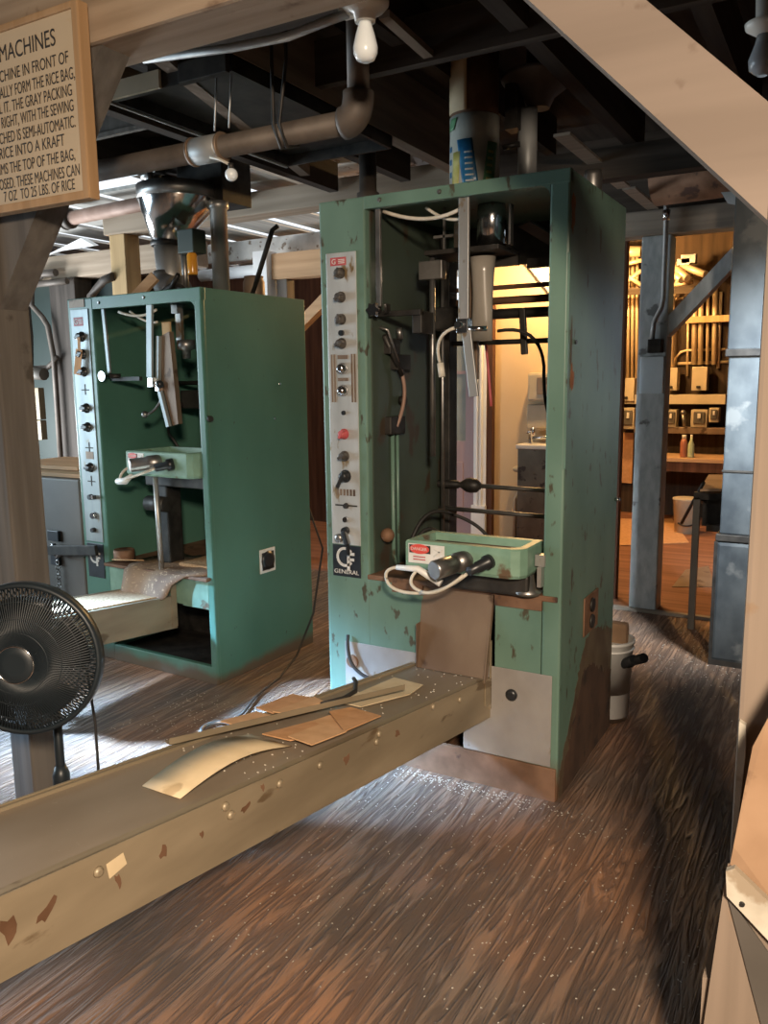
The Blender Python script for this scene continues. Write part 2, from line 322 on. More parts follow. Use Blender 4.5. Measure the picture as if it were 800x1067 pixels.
# ================================================================== STRUCTURE
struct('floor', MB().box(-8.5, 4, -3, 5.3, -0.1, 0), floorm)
redfloor = wood('red_plank_floor', (0.17, 0.07, 0.035), (0.27, 0.12, 0.065), 'x', bump=0.3, f=0.7)
struct('floor_rear', MB().box(-8.5, 4, 5.3, 9.4, -0.1, 0.012), redfloor)
struct("ceiling", MB().box(-8.5, 4, -3, 3.9, 2.78, 2.85).box(-2.3, 4, 3.9, 4.4, 2.78, 2.85), darkwood)
struct('ceiling_rear', MB().box(-2.3, 4, 4.4, 9.4, 2.98, 3.05), darkwood)
struct('ceiling_lean_to', MB().box(-8.5, -2.3, 7.1, 9.4, 2.735, 2.83).box(-8.5, -7.0, 3.9, 7.1, 2.735, 2.83).box(-2.99, -2.3, 3.9, 7.1, 2.735, 2.83), whitewash)
struct('wall_left', MB().box(-8.6, -8.5, -3, 9.4, 0, 3.0), tealwall)
struct('wall_right', MB().box(4, 4.1, -3, 9.4, 0, 3.0), redwood)
struct('wall_front', MB().box(-8.5, 4, -3.1, -3, 0, 3.0), tanpost)
struct('wall_back', MB().box(-8.5, -3.5, 7.2, 7.3, 0, 2.8), redwood)
struct('wall_washroom', MB().box(-2.96, -2.3, 7.2, 7.3, 0, 3.0), cream)
struct('wall_return', MB().box(-2.36, -2.3, 7.3, 9.3, 0, 3.0), cream)
struct('wall_rear', MB().box(-2.3, 4, 9.2, 9.3, 0, 3.0), wood('dark_rear_boards', (0.03, 0.019, 0.011), (0.06, 0.037, 0.021), 'z'))
# mauve door with a glazed upper half, white casing
dr = MB().box(-3.5, -3.08, 7.16, 7.2, 0.02, 0.92).box(-3.5, -3.42, 7.16, 7.2, 0.92, 2.1).box(-3.18, -3.08, 7.16, 7.2, 0.92, 2.1).box(-3.42, -3.18, 7.16, 7.2, 1.98, 2.1).box(-3.42, -3.18, 7.165, 7.195, 1.55, 1.58)
dr.box(-3.45, -3.2, 7.15, 7.165, 0.15, 0.72, 0.008)
door = struct('door_1', dr, mauve)
link('pane', MB().box(-3.42, -3.18, 7.178, 7.186, 0.92, 1.98), glasspane, door, origin=door.location)
tr = MB().box(-3.08, -2.955, 7.12, 7.2, 0.3, 2.2).box(-3.05, -3.035, 7.10, 7.12, 0.3, 2.2).box(-3.01, -2.995, 7.10, 7.12, 0.3, 2.2).box(-3.09, -2.95, 7.09, 7.2, 0, 0.32).box(-3.55, -2.955, 7.12, 7.2, 2.1, 2.22)
struct('trim_1', tr, trimw)
struct('trim_2', MB().box(-2.955, -2.90, 7.13, 7.2, 0, 2.2), redwood)

# lean-to roof boards behind the far machine
for i in range(9):
    x = -7.02+i*0.45
    solo('roof_board', MB().box(x, x+0.32, 3.92, 7.1, 2.715, 2.735), greywood, 'weathered grey board under the roof of the lean-to, far left behind the machines', 'board', 'lean-to roof boards')

# ================================================================== TIMBER FRAME
solo('timber_beam', MB().box(-4.6, 0.9, 1.67, 1.845, 2.40, 2.62, 0.012), tanbeam, 'tan timber beam running across the top left corner, carrying the sign', 'beam')
solo('timber_post', MB().box(-2.45, -2.34, 1.67, 1.80, 0, 2.40, 0.008), tanpost, 'grey brown timber post behind the black fan', 'post')
def brace(name, poly, y0, y1, mat, label):
    solo(name, MB().prism([(x, y0, z) for x, z in poly], (0, y1-y0, 0)), mat, label, 'brace')
brace('knee_brace', [(-2.34, 1.735), (-2.34, 1.985), (-2.02, 2.40), (-1.82, 2.40)], 1.69, 1.79, tanpost, 'dark grey knee brace rising behind the sign from post to beam')
solo('timber_post', MB().box(-0.155, 0.05, 1.67, 1.86, 0, 2.40, 0.01), rightpostw, 'pale tan timber post at the right edge of the picture', 'post')
brace('knee_brace', [(-0.155, 1.775), (-0.155, 1.965), (-0.60, 2.40), (-0.77, 2.40)], 1.665, 1.80, bracew, 'wide pale tan diagonal brace crossing the top right corner')
# second line of timbers
solo('timber_beam', MB().box(-4.62, -1.9, 4.2, 4.36, 2.52, 2.66, 0.01), dustybeam, 'dusty grey brown beam passing above both green machines', 'beam')
solo('timber_beam', MB().box(-1.32, 0.6, 5.25, 5.41, 2.345, 2.49, 0.01), greybeam, 'dusty beam resting on the blue-grey post', 'beam')
solo('timber_post', MB().box(-1.185, -1.012, 5.29, 5.45, 0, 2.345, 0.008), bluegrey, 'chipped blue-grey painted post on the floor right of the front machine', 'post')
brace('knee_brace', [(-1.012, 1.745), (-1.012, 1.87), (-0.573, 2.345), (-0.457, 2.345)], 5.30, 5.42, bluegrey, 'grey painted brace slanting from blue-grey post to dusty beam')
solo('timber_beam', MB().box(-4.9, -2.6, 5.55, 5.72, 2.50, 2.66, 0.015), whitewash, 'flaking whitewashed beam far behind the rear machine', 'beam')
solo('timber_beam', MB().box(-4.02, -3.2, 5.32, 5.44, 2.29, 2.485, 0.006), orangewood, 'orange pine lintel beside the white upright behind the machines', 'beam')
solo('timber_post', MB().box(-4.17, -4.035, 5.28, 5.42, 0.0, 2.51, 0.004), trimw, 'white painted upright seen over the rear machine', 'post')
solo('timber_post', MB().box(-3.99, -3.89, 5.34, 5.44, 0.0, 2.29, 0.004), tanpost, 'brown post under the orange pine lintel', 'post')
brace('knee_brace', [(-3.80, 1.88), (-3.80, 1.98), (-3.40, 2.29), (-3.40, 2.18)], 5.34, 5.42, orangewood, 'short wooden brace under the pine lintel between the machines')
pt = MB().box(-4.575, -4.43, 4.21, 4.35, 0.0, 2.52, 0.006)
solo('timber_post', pt, yellowood, 'yellow pine post standing behind the rear machine', 'post')
solo('timber_post', MB().box(-5.72, -5.42, 4.60, 4.78, 0, 2.34, 0.01), wood('dark_brown_post', (0.042, 0.035, 0.03), (0.07, 0.058, 0.05), 'z'), 'broad brown post against the teal wall at far left', 'post')
solo('timber_beam', MB().box(-6.6, -4.2, 4.62, 4.80, 2.34, 2.52, 0.01), dustybeam, 'dusty yellow beam above the teal wall at far left', 'beam')
struct('wall_far_left', MB().box(-8.5, -5.0, 4.8, 4.86, 0, 2.34), tealwall)

# joists and ceiling clutter (each a board of its own)
for x, wd, z0, m in ((-3.4, .06, 2.6, darkwood), (-2.72, .06, 2.58, darkwood), (-2.25, .06, 2.58, darkwood), (-1.80, .07, 2.50, lit_joist), (-1.42, .05, 2.6, darkwood), (-1.0, .06, 2.56, darkwood), (-0.5, .06, 2.58, darkwood), (-0.02, .06, 2.58, darkwood), (0.5, .06, 2.6, darkwood)):
    lab = 'dusty brown joist with bounce light put into its colour, above the long pipe' if m is lit_joist else 'dark ceiling joist running away above the machines'
    solo('ceiling_joist', MB().box(x, x+wd, 1.86, 4.18, z0, 2.775), m, lab, 'joist', None if m is lit_joist else 'dark ceiling joists')
solo('ceiling_joist', MB().bar((-1.95, 2.05, 2.52), (-2.42, 3.5, 2.53), 0.05, 0.06), lit_joist, 'slanting brown joist left of the straight one, over the pipe', 'joist')
solo('ceiling_board', MB().box(-1.75, -0.3, 2.58, 2.62, 2.53, 2.68), darkwoodx, 'dark ceiling board crossing above the front machine', 'board')
solo('ceiling_board', MB().box(-1.75, -1.1, 1.93, 1.99, 2.455, 2.56), darkwoodx, 'short dark board carrying the pale bulb', 'board')
solo('ceiling_board', MB().box(-1.5, 0.4, 4.02, 4.12, 2.42, 2.56), darkwoodx, 'dark cross board high behind the front machine', 'board')
for a, b_, lab in (((585, 140), (650, 195), 'pale lath hanging under the dark ceiling above the front machine'), ((655, 196), (690, 225), 'short pale lath above the dusty beam')):
    A = U(*a, 'z', 2.50); B = U(*b_, 'z', 2.50)
    solo('lath', MB().bar(A, B, 0.07, 0.012), greybeam, lab, 'lath')
A = U(400, 15, 'z', 2.55); B = U(452, 62, 'z', 2.55)
solo('lath', MB().bar(A, B, 0.035, 0.02), lit_joist, 'thin lath on the ceiling near the bulb', 'lath')

# ================================================================== SIGN
sg = thing('wall_sign', (-2.3, 1.64, 2.0), 'cream hand-lettered sign with black text hung on the tan beam', 'sign')
link('board', MB().box(-2.75, -1.845, 1.625, 1.65, 2.015, 2.475), signm, sg)
fr = MB().box(-2.78, -1.845, 1.618, 1.655, 1.995, 2.018, .004).box(-1.848, -1.822, 1.618, 1.655, 1.995, 2.49, .004).box(-2.78, -1.845, 1.618, 1.655, 2.472, 2.49, .004)
link('frame', fr, signedge, sg)
def K1(x, y): return (x/2.963, y/2.963)
lines = [('MACHINES', (0, 192), (172, 140), 52), ('CHINE IN FRONT OF', (0, 253), (212, 195), 36), ('ALLY FORM THE RICE BAG,', (0, 302), (232, 246), 36), ('L IT. THE GRAY PACKING', (0, 350), (223, 297), 35), ('RIGHT, WITH THE SEWING', (6, 396), (228, 343), 35),
         ('CHED IS SEMI-AUTOMATIC.', (0, 446), (234, 392), 35), ('RICE INTO A KRAFT', (0, 494), (200, 447), 35), ('IMS THE TOP OF THE BAG,', (0, 537), (233, 497), 34), ('OSED. THESE MACHINES CAN', (0, 588), (247, 540), 34), ('7 OZ  TO 25 LBS. OF RICE', (14, 622), (232, 586), 32)]
for s_, a, b_, cap in lines:
    A = U(*K1(*a), 'y', 1.625); B = U(*K1(*b_), 'y', 1.625)
    C = U(a[0]/2.963, (a[1]-cap)/2.963, 'y', 1.625)
    h = (C.z-A.z)
    link('lettering', MB().text(s_, face_y(A.x, 1.6252, (A.z+B.z)/2), width=B.x-A.x, height=h, depth=0.001), ink, sg)

# ================================================================== PACKAGING MACHINES (local: x right, y back, z up, origin front-left-bottom)
def rot_to(d): return Vector((0, 0, 1)).rotation_difference(Vector(d)).to_matrix().to_4x4()
def knob_mb(x, z, r=0.02, ang=0.6):
    k = MB().lathe([(r*1.25, 0), (r*1.25, .006), (r*.95, .008), (r*.85, .028), (r*.5, .031)], (x, -0.004, z), (0, -1, 0), 16)
    k.bar((x-math.sin(ang)*r*1.1, -.026, z-math.cos(ang)*r*1.1), (x+math.sin(ang)*r*1.1, -.026, z+math.cos(ang)*r*1.1), .012, .02, (0, 1, 0), .002)
    return k
def cabinet(H, W, D, xo0, xo1, zo, top, low=None):
    c = MB().box(0, xo0, 0, D, 0, H, .008)                       # left control column
    c.box(xo0-.004, W, 0, .035, top, H, .004)                    # top rail
    c.box(xo0-.004, W-.002, .03, D, H-.02, H-.001, .003)                   # top sheet
    c.box(xo1, W, .001, .03, 0, H-.003, .008)                            # right stile
    c.box(W-.02, W-.001, .012, D, 0, H-.004, .004)                # right side sheet
    c.box(xo0, xo0+.03, D-.03, D, 0, H)                          # back frame
    c.box(W-.06, W-.01, D-.03, D, 0, H)
    if low is None:
        c.box(xo0-.004, W-.006, D-.02, D-.002, 0, zo-.05)
    r = .035                                                     # rounded inner corner
    for (cx, sx) in ((xo1, -1),):
        poly = [(cx, .003, top)]+[(cx+sx*(r-r*math.sin(a)), .003, top-(r-r*math.cos(a))) for a in [i*PI/2/6 for i in range(7)]][::-1]
        c.prism(poly, (0, .025, 0))
    return c
def bent(pts, r, n=8): return MB().tube(pts, r, n)
def arc(p0, p1, p2, n=10):
    p0, p1, p2 = map(Vector, (p0, p1, p2)); return [(1-t)**2*p0+2*t*(1-t)*p1+t*t*p2 for t in [i/n for i in range(n+1)]]
def logo_plate(parent, x0, x1, z0, z1, letters=True):
    p = link('name_plate', MB().box(x0, x1, -.004, 0, z0, z1, .002), navy, parent)
    w_, h_ = x1-x0, z1-z0; cx, cz, R = (x0+x1)/2-.006, z0+h_*.63, w_*.27
    c = MB(); n = 18
    a0, a1 = math.radians(35), math.radians(325)
    for i in range(n):
        t0 = a0+(a1-a0)*i/n; t1 = a0+(a1-a0)*(i+1)/n
        c.bar((cx+R*math.cos(t0), -.005, cz+R*math.sin(t0)), (cx+R*math.cos(t1), -.005, cz+R*math.sin(t1)), .002, w_*.085, (1, 0, 0) if abs(math.sin((t0+t1)/2)) < .7 else (0, 0, 1))
    link('monogram', c, silverink, p)
    f_ = MB().bar((cx+R*.45, -.005, cz-R*1.55), (cx+R*.45, -.005, cz+R*.45), .012, .002, (0, 1, 0)).bar((cx+R*.45, -.005, cz+R*.4), (cx+R*1.25, -.005, cz+R*.4), .002, .012, (0, 0, 1)).bar((cx+R*.45, -.005, cz-R*.25), (cx+R*1.2, -.005, cz-R*.25), .002, .011, (0, 0, 1))
    link('monogram', f_, silverink, p)
    if letters:
        link('lettering', MB().text('GENERAL', face_y(x0+w_*.06, -.0042, z0+h_*.1), width=w_*.88, height=h_*.13), silverink, p)
    return p
def badge(parent, x0, x1, z0, z1):
    b = link('badge', MB().box(x0, x1, -.006, -.003, z0, z1, .001), redbadge, parent)
    link('lettering', MB().text('G', face_y(x0+.008, -.0062, z0+(z1-z0)*.2), height=(z1-z0)*.62), labelw, b)
    l = MB()
    for i in range(3): l.box(x0+(x1-x0)*.52, x1-.006, -.007, -.006, z0+(z1-z0)*(.25+.2*i), z0+(z1-z0)*(.34+.2*i))
    link('lettering', l, labelw, b)
def jaw(parent, x0, x1, y0, y1, z0, z1):
    """cast jaw housing with open tray top, label, cylinder, connector and cables"""
    ch = .045
    def ring(ins, z): return [(x0+ins, y0+ins, z), (x1-ch-ins*.5, y0+ins, z), (x1-ch*.35-ins, y0+ch*.3+ins, z), (x1-ins, y0+ch+ins*.5, z), (x1-ins, y1-ins, z), (x0+ins, y1-ins, z)]
    m = MB(); rs = [ring(.006, z0), ring(0, z0+.012), ring(0, z1-.006), ring(.004, z1), ring(.03, z1), ring(.034, z1-.035)]
    V = [[m.b.verts.new(p) for p in r] for r in rs]; n = 6
    for a, b_ in zip(V, V[1:]):
        for i in range(n): m.b.faces.new((a[i], a[(i+1) % n], b_[(i+1) % n], b_[i]))
    m.b.faces.new(V[0][::-1]); m.b.faces.new(V[-1])
    return link('jaw_housing', m, jawpaint, parent)
def warning(parent, x0, x1, y, z0, z1):
    l = link('warning_label', MB().box(x0, x1, y-.002, y, z0, z1), labelw, parent)
    xm = x0+(x1-x0)*.62; h_ = z1-z0
    link('oval', MB().box(x0+.004, xm, y-.003, y-.002, z0+h_*.52, z1-.004), ink, l)
    ov = MB().lathe([((xm-x0)*.44, 0), ((xm-x0)*.44, .001)], ((x0+xm)/2+.001, y-.003, z0+h_*.74), (0, -1, 0), 20)
    for v in ov.b.verts: v.co.z = z0+h_*.74+(v.co.z-(z0+h_*.74))*.46
    link('oval', ov, red, l)
    link('lettering', MB().text('DANGER', face_y(x0+.012, y-.0042, z0+h_*.67), width=(xm-x0)*.72, height=h_*.16, depth=.0006), labelw, l)
    t = MB()
    for i in range(2): t.box(x0+.02, xm-.02, y-.003, y-.002, z0+h_*(.16+.14*i), z0+h_*(.22+.14*i))
    link('lettering', t, redbadge, l)
    link('pictogram', MB().box(xm+.006, x1-.005, y-.003, y-.002, z0+h_*.15, z0+h_*.2).bar((xm+.012, y-.0025, z0+h_*.4), (x1-.01, y-.0025, z0+h_*.8), .002, .006, (0, 0, 1)).bar((xm+.012, y-.0025, z0+h_*.8), (x1-.012, y-.0025, z0+h_*.62), .002, .004, (0, 0, 1)), silverink, l)

# ---- front machine
H, W, D = 2.16, 0.963, 0.736
m1 = thing('packaging_machine', (-1.788, 2.669, 0), 'green upright bag packaging machine with worn paint, standing at the head of the long conveyor', 'packaging machine', world=False)
link('cabinet', cabinet(H, W, D, .20, .895, .75, 2.115), paint, m1)
lp = MB().box(.196, .43, 0, .02, .0, .745, .003).box(.72, .893, .001, .02, 0, .745, .003)
link('lower_panel', lp, paint, m1)
link('shaded_inner_wall', MB().box(.196, .206, .03, D-.02, .755, 2.13), grimy_shaded, m1)['label'] = 'greasy inner wall with interior shade darkened into its colour'
link('back_column', MB().box(.206, .25, .62, .70, .755, 2.0, .004).box(.206, .94, D-.025, D-.005, 1.975, 2.14), darksteel, m1)
link('deck', MB().box(.19, .95, -.004, D-.01, .735, .755, .003).box(.30, .43, -.006, .01, .70, .74).box(.72, .895, -.006, .01, .70, .74), rustmetal, m1)
link('plinth', MB().box(.20, .958, -.006, .012, 0, .125, .003), rustmetal, m1)['label'] = 'rusty brown plinth strip'
platesteel = M('dusty_plate_steel', (0.25, 0.23, 0.215), (0.34, 0.32, 0.30), 0.5, 0.25, scale=(5, 5, 4), c3=(0.20, 0.155, 0.12), t3=0.66, s3=(18, 18, 12))
link('access_panel', MB().box(.08, .42, -.004, .0, .15, .47, .002), platesteel, m1)['label'] = 'bare grey access panel left of the conveyor'
ap = link('access_panel', MB().box(.60, .938, -.006, -.001, .13, .47, .002), platesteel, m1); ap['label'] = 'bare grey access panel with a black plug'
link('plug', MB().lathe([(.022, 0), (.022, .006), (.012, .012)], (.79, -.006, .375), (0, -1, 0), 16), black, ap)
a2 = MB().tube(arc((.10, -.012, .50), (.10, -.03, .39), (.16, -.03, .36))+arc((.16, -.03, .36), (.20, -.03, .335), (.26, -.02, .34)), .007, 8)
link('cable', a2, rubber, m1)
link('disc', MB().lathe([(.028, 0), (.026, .006)], (.115, -.004, .39), (0, -1, 0), 16), rustmetal, m1)
cp = MB().prism([(.425, .02, .75), (.425, -.035, .43), (.425, -.043, .43), (.425, .012, .75)], (.285, 0, 0))
cp.box(.425, .428, -.05, .02, .43, .60).bar((.706, .02, .74), (.706, -.055, .42), .006, .02, (0, 1, 0))
link('discharge_plate', cp, brownplate, m1)['label'] = 'stained brown discharge plate leaning to the conveyor'
# control panel
pn = link('control_panel', MB().box(.031, .162, -.005, 0, .865, 1.972, .002), panelsteel, m1); pn['label'] = 'brushed steel control panel with knobs'
badge(pn, .05, .12, 1.925, 1.955)
for z, a in ((1.897, .4), (1.81, .9), (1.729, .2), (1.64, 1.2)): link('selector_knob', knob_mb(.095, z, .0165, a), knobm, pn)
link('push_button', MB().lathe([(.011, 0), (.010, .012)], (.096, -.005, 1.679), (0, -1, 0), 12), black, pn)
lampframe = MB()
for x in (.045, .058, .135, .148): lampframe.box(x, x+.006, -.008, -.005, 1.42, 1.60)
lampframe.box(.075, .12, -.008, -.005, 1.582, 1.597).box(.075, .12, -.008, -.005, 1.50, 1.512)
link('lamp_strip', lampframe, brownplate, pn)
for z in (1.547, 1.464): link('indicator_lamp', MB().lathe([(.022, 0), (.022, .008), (.017, .02), (.008, .028)], (.097, -.005, z), (0, -1, 0), 16), chrome, pn)
link('push_button', MB().lathe([(.009, 0), (.008, .008)], (.098, -.005, 1.38), (0, -1, 0), 12), black, pn)
link('selector_knob', knob_mb(.098, 1.299, .0165, .5), redbadge, pn)['label'] = 'red selector knob'
link('selector_knob', knob_mb(.098, 1.214, .0165, 1.0), knobm, pn)
lk = knob_mb(.10, 1.136, .02, .3); lk.bar((.10, -.03, 1.14), (.082, -.04, 1.095), .012, .012, (0, 1, 0), .002)
link('lever_knob', lk, black, pn)
sc_ = MB()
for i in range(6): sc_.box(.058+i*.015, .067+i*.015, -.0065, -.005, 1.06, 1.085)
link('scale_marks', sc_, brownplate, pn)
link('slot', MB().box(.05, .15, -.006, -.005, 1.018, 1.024).lathe([(.012, 0), (.01, .01)], (.10, -.005, 1.02), (0, -1, 0), 12), darksteel, pn)
link('push_button', MB().lathe([(.012, 0), (.01, .012)], (.098, -.005, .966), (0, -1, 0), 14), chrome, pn)
tg = MB().lathe([(.016, 0), (.014, .02)], (.098, -.005, .922), (0, -1, 0), 14).bar((.098, -.025, .922), (.122, -.035, .87), .02, .02, (0, 1, 0), .004).bar((.122, -.035, .87), (.120, -.03, .83), .012, .012, (0, 1, 0), .002)
link('toggle_switch', tg, black, pn)
link('key_switch', MB().lathe([(.018, 0), (.017, .012), (.008, .016)], (.066, -.005, .89), (0, -1, 0), 14), steel, pn)
logo_plate(m1, .031, .16, .735, .862)
for x, z in ((.50, 2.14), (.262, 2.14)): link('rivet', MB().lathe([(.009, 0), (.006, .006)], (x, 0, z), (0, -1, 0), 10), steel, m1)
# guide bars
gb = link('guide_bar', MB().box(.232, .252, .02, .034, 1.77, 2.115, .002), steel, m1)
star = MB(); pts = []
for i in range(12):
    r = .028 if i % 2 == 0 else .018; pts.append((.232+r*math.cos(i*PI/6), -.012, 1.757+r*math.sin(i*PI/6)))
star.prism(pts, (0, .02, 0)); star.cyl((.232, .0, 1.757), (.232, .05, 1.757), .008)
link('star_knob', star, chrome, gb)
link('clamp_arm', MB().box(.205, .40, .05, .075, 1.735, 1.755, .002).box(.26, .27, .03, .06, 1.745, 1.78).box(.36, .40, .06, .16, 1.67, 1.75, .004), darksteel, m1)
link('guide_bar', MB().box(.565, .603, .018, .03, 1.71, 2.115, .002), alu, m1)
pj_ = MB().box(.555, .60, .02, .06, 1.66, 1.715, .004).cyl((.57, .0, 1.69), (.57, .07, 1.69), .012).cyl((.60, .03, 1.675), (.66, .05, 1.675), .009)
link('clamp_joint', pj_, chrome, m1)
link('plow_blade', MB().bar((.592, .03, 1.67), (.622, .03, 1.44), .034, .012, (0, 1, 0), .002), alu, m1)
ho = arc((.55, .02, 1.68), (.46, .02, 1.66), (.475, .06, 1.555)); link('air_hose', MB().tube(ho, .006, 8).tube([(.475, .06, 1.56), (.482, .06, 1.51)], .013, 10), cablewhite, m1)
# forming tube and film sleeve
ft = MB().lathe([(.055, 1.98), (.055, 2.10), (.052, 2.14)], (.572, .30, 0), (0, 0, 1), 24)
link('forming_tube', ft, chrome, m1)
sl = MB(); rg = []
for z, rx, ry, cx in ((1.955, .05, .045, .538), (1.90, .044, .04, .538), (1.82, .040, .032, .538), (1.72, .042, .024, .536), (1.645, .044, .016, .535)):
    rg.append([sl.b.verts.new((cx+rx*math.cos(2*PI*k/20), .30+ry*math.sin(2*PI*k/20), z)) for k in range(20)])
for a, b_ in zip(rg, rg[1:]):
    for k in range(20): sl.b.faces.new((a[k], a[(k+1) % 20], b_[(k+1) % 20], b_[k])).smooth = True
sl.b.faces.new(rg[0]); sl.b.faces.new(rg[-1])
link('film_sleeve', sl, filmm, m1)['label'] = 'grey dusty film sleeve hanging under the forming tube'
link('collar_plate', MB().box(.34, .64, .20, .42, 1.965, 1.982, .002).box(.40, .64, .40, .42, 1.93, 1.975), darksteel, m1)
link('collar_guide', MB().box(.455, .50, .22, .226, 1.98, 2.10), chrome, m1)
link('collar_guide', MB().box(.67, .678, .22, .25, 1.98, 2.12), steel, m1)
link('collar_guide', MB().box(.40, .408, .24, .25, 1.98, 2.14), steel, m1)
link('tube_frame', MB().box(.36, .46, .24, .26, 2.03, 2.04).cyl((.35, .25, 1.965), (.35, .25, 1.20), .011).box(.30, .40, .23, .27, 1.88, 1.95, .004), steel, m1)
link('backing_board', MB().box(.46, .50, .34, .36, 1.50, 1.96, .002), brownplate, m1)
hoses = MB().tube(arc((.25, .05, 2.11), (.42, .08, 2.04), (.56, .06, 2.09)), .007, 8).tube(arc((.40, .10, 2.115), (.48, .1, 2.05), (.56, .08, 2.06)), .006, 8)
link('air_hose', hoses, cablewhite, m1)
link('film_guide', MB().bar((.70, .30, 2.06), (.90, .5, 1.92), .10, .006, (0, 0, 1)).box(.64, .94, .5, .53, 1.93, 1.965), darksteel, m1)
# rods across the back
link('screw_rod', MB().cyl((.25, .55, .755), (.25, .55, 2.1), .009, 10), steel, m1)
for y, z, r, mt in ((.70, 1.885, .010, rustmetal), (.70, 1.83, .016, rustmetal), (.70, 1.775, .022, darksteel), (.66, 1.655, .011, darksteel)):
    link('cross_rod', MB().cyl((.20, y, z), (.944, y, z), r, 12), mt, m1)
link('motor_block', MB().box(.25, .46, .40, .50, 1.70, 1.79, .008), darksteel, m1)
link('lever', MB().bar((.565, .66, 1.79), (.585, .64, 1.60), .028, .02, (0, 1, 0), .005), darksteel, m1)
link('cable', MB().tube(arc((.50, .55, 1.695), (.68, .55, 1.72), (.70, .55, 1.55))+arc((.70, .55, 1.55), (.70, .55, 1.33), (.76, .55, 1.32)), .007, 8), rubber, m1)
link('cable', MB().tube(arc((.47, .5, 1.64), (.485, .5, 1.5), (.495, .5, 1.39)), .006, 8), redbadge, m1)
for z, x0 in ((1.045, .24), (.935, .20)):
    link('cross_rod', MB().cyl((x0, .6, z), (.944, .6, z-.01), .010, 12), steel, m1)
kn = MB().lathe([(.012, -.20), (.018, -.19), (.018, -.06), (.012, -.05), (.03, -.02), (.034, 0), (.03, .03), (.012, .05)], (.36, .6, 1.043), (1, 0, 0), 8)
link('hand_knob', kn, darksteel, m1)
# left wall fittings
vb = MB().box(.20, .235, .12, .20, 1.60, 1.66, .004).box(.20, .24, .17, .28, 1.54, 1.60, .004).cyl((.22, .10, 1.67), (.24, .2, 1.52), .01).cyl((.21, .24, 1.42), (.235, .24, 1.42), .018).box(.20, .235, .12, .24, 1.29, 1.36, .006)
link('valve', vb, darksteel, m1)
link('valve', MB().tube([(.205, .09, 1.70), (.235, .10, 1.69), (.235, .18, 1.57)], .006).cyl((.235, .19, 1.70), (.235, .20, 1.66), .012), steel, m1)
link('air_hose', MB().tube(arc((.235, .20, 1.54), (.25, .25, 1.44), (.23, .17, 1.32)), .008, 8), copper, m1)
link('conduit', MB().tube([(.212, .17, 1.29), (.212, .17, .80), (.215, .19, .76)], .009, 8).tube([(.212, .21, 1.30), (.212, .21, .76)], .007, 8), paint, m1)
link('cable', MB().tube(arc((.25, .22, .80), (.27, .30, 1.02), (.36, .42, .94))+arc((.36, .42, .94), (.45, .5, .9), (.5, .5, .82)), .008, 8).tube(arc((.24, .25, .78), (.27, .35, .98), (.34, .42, .80)), .008, 8), rubber, m1)
link('knob', MB().ball((.235, .08, .90), .028), rustmetal, m1)
# jaw housing
jh = jaw(m1, .42, .865, -.115, .10, .828, .932)
warning(jh, .432, .575, -.1155, .852, .922)
ac = MB().lathe([(.022, -.02), (.034, 0), (.036, .05), (.030, .052), (.030, .07), (.034, .072), (.034, .15), (.030, .156)], (.655, -.10, .88), (-.42, -1, -.12), 18)
link('air_cylinder', ac, steel, jh)
cn = MB().lathe([(.026, 0), (.026, .02), (.020, .024), (.020, .06), (.016, .064), (.016, .10)], (.745, -.112, .885), (-.45, -1, -.25), 16)
link('connector', cn, black, jh)
c_ = arc((.70, -.205, .855), (.62, -.22, .78), (.52, -.2, .765))+arc((.52, -.2, .765), (.40, -.2, .75), (.38, -.19, .80))+arc((.38, -.19, .80), (.37, -.19, .84), (.43, -.18, .845))
link('cable', MB().tube(c_, .006, 8), cablewhite, jh)
c_ = arc((.69, -.21, .85), (.60, -.23, .765), (.53, -.21, .775))+arc((.53, -.21, .775), (.45, -.2, .79), (.50, -.17, .845))
link('cable', MB().tube(c_, .006, 8), cablewhite, jh)
link('cable_grip', MB().tube([(.42, -.185, .845), (.50, -.175, .845), (.585, -.165, .80)], [.009, .012, .014], 10), white, jh)
link('dust_layer', MB().box(.46, .845, -.07, .06, .899, .905), rustmetal, jh)
us = MB().box(.50, .86, -.05, .10, .755, .83, .01).box(.80, .86, .02, .12, .755, .85, .004)
link('jaw_carriage', us, darksteel, m1)
link('foot', MB().lathe([(.045, .0), (.05, .012), (.03, .02), (.02, .07)], (.845, -.01, .757), (0, 0, 1), 20), steel, m1)
link('bracket', MB().box(.885, .90, -.03, .0, .79, .86).box(.87, .905, -.01, .02, .86, .90), alu, m1)
# right side
ol = link('socket_outlet', MB().box(W, W+.006, .275, .465, .535, .685, .002), rustmetal, m1)
o2 = MB()
for z in (.575, .64): o2.lathe([(.028, 0), (.026, .008)], (W+.006, .37, z), (1, 0, 0), 14)
link('socket', o2, darksteel, ol)
link('screw', MB().lathe([(.007, 0), (.007, .02)], (W, .70, 1.005), (1, 0, 0), 10), chrome, m1)
link('plug', MB().lathe([(.008, 0), (.007, .006)], (W, .09, 1.62), (1, 0, 0), 10), black, m1)
link('hinge', MB().box(W-.004, W+.004, -.002, .01, 1.2, 1.9), paint, m1)

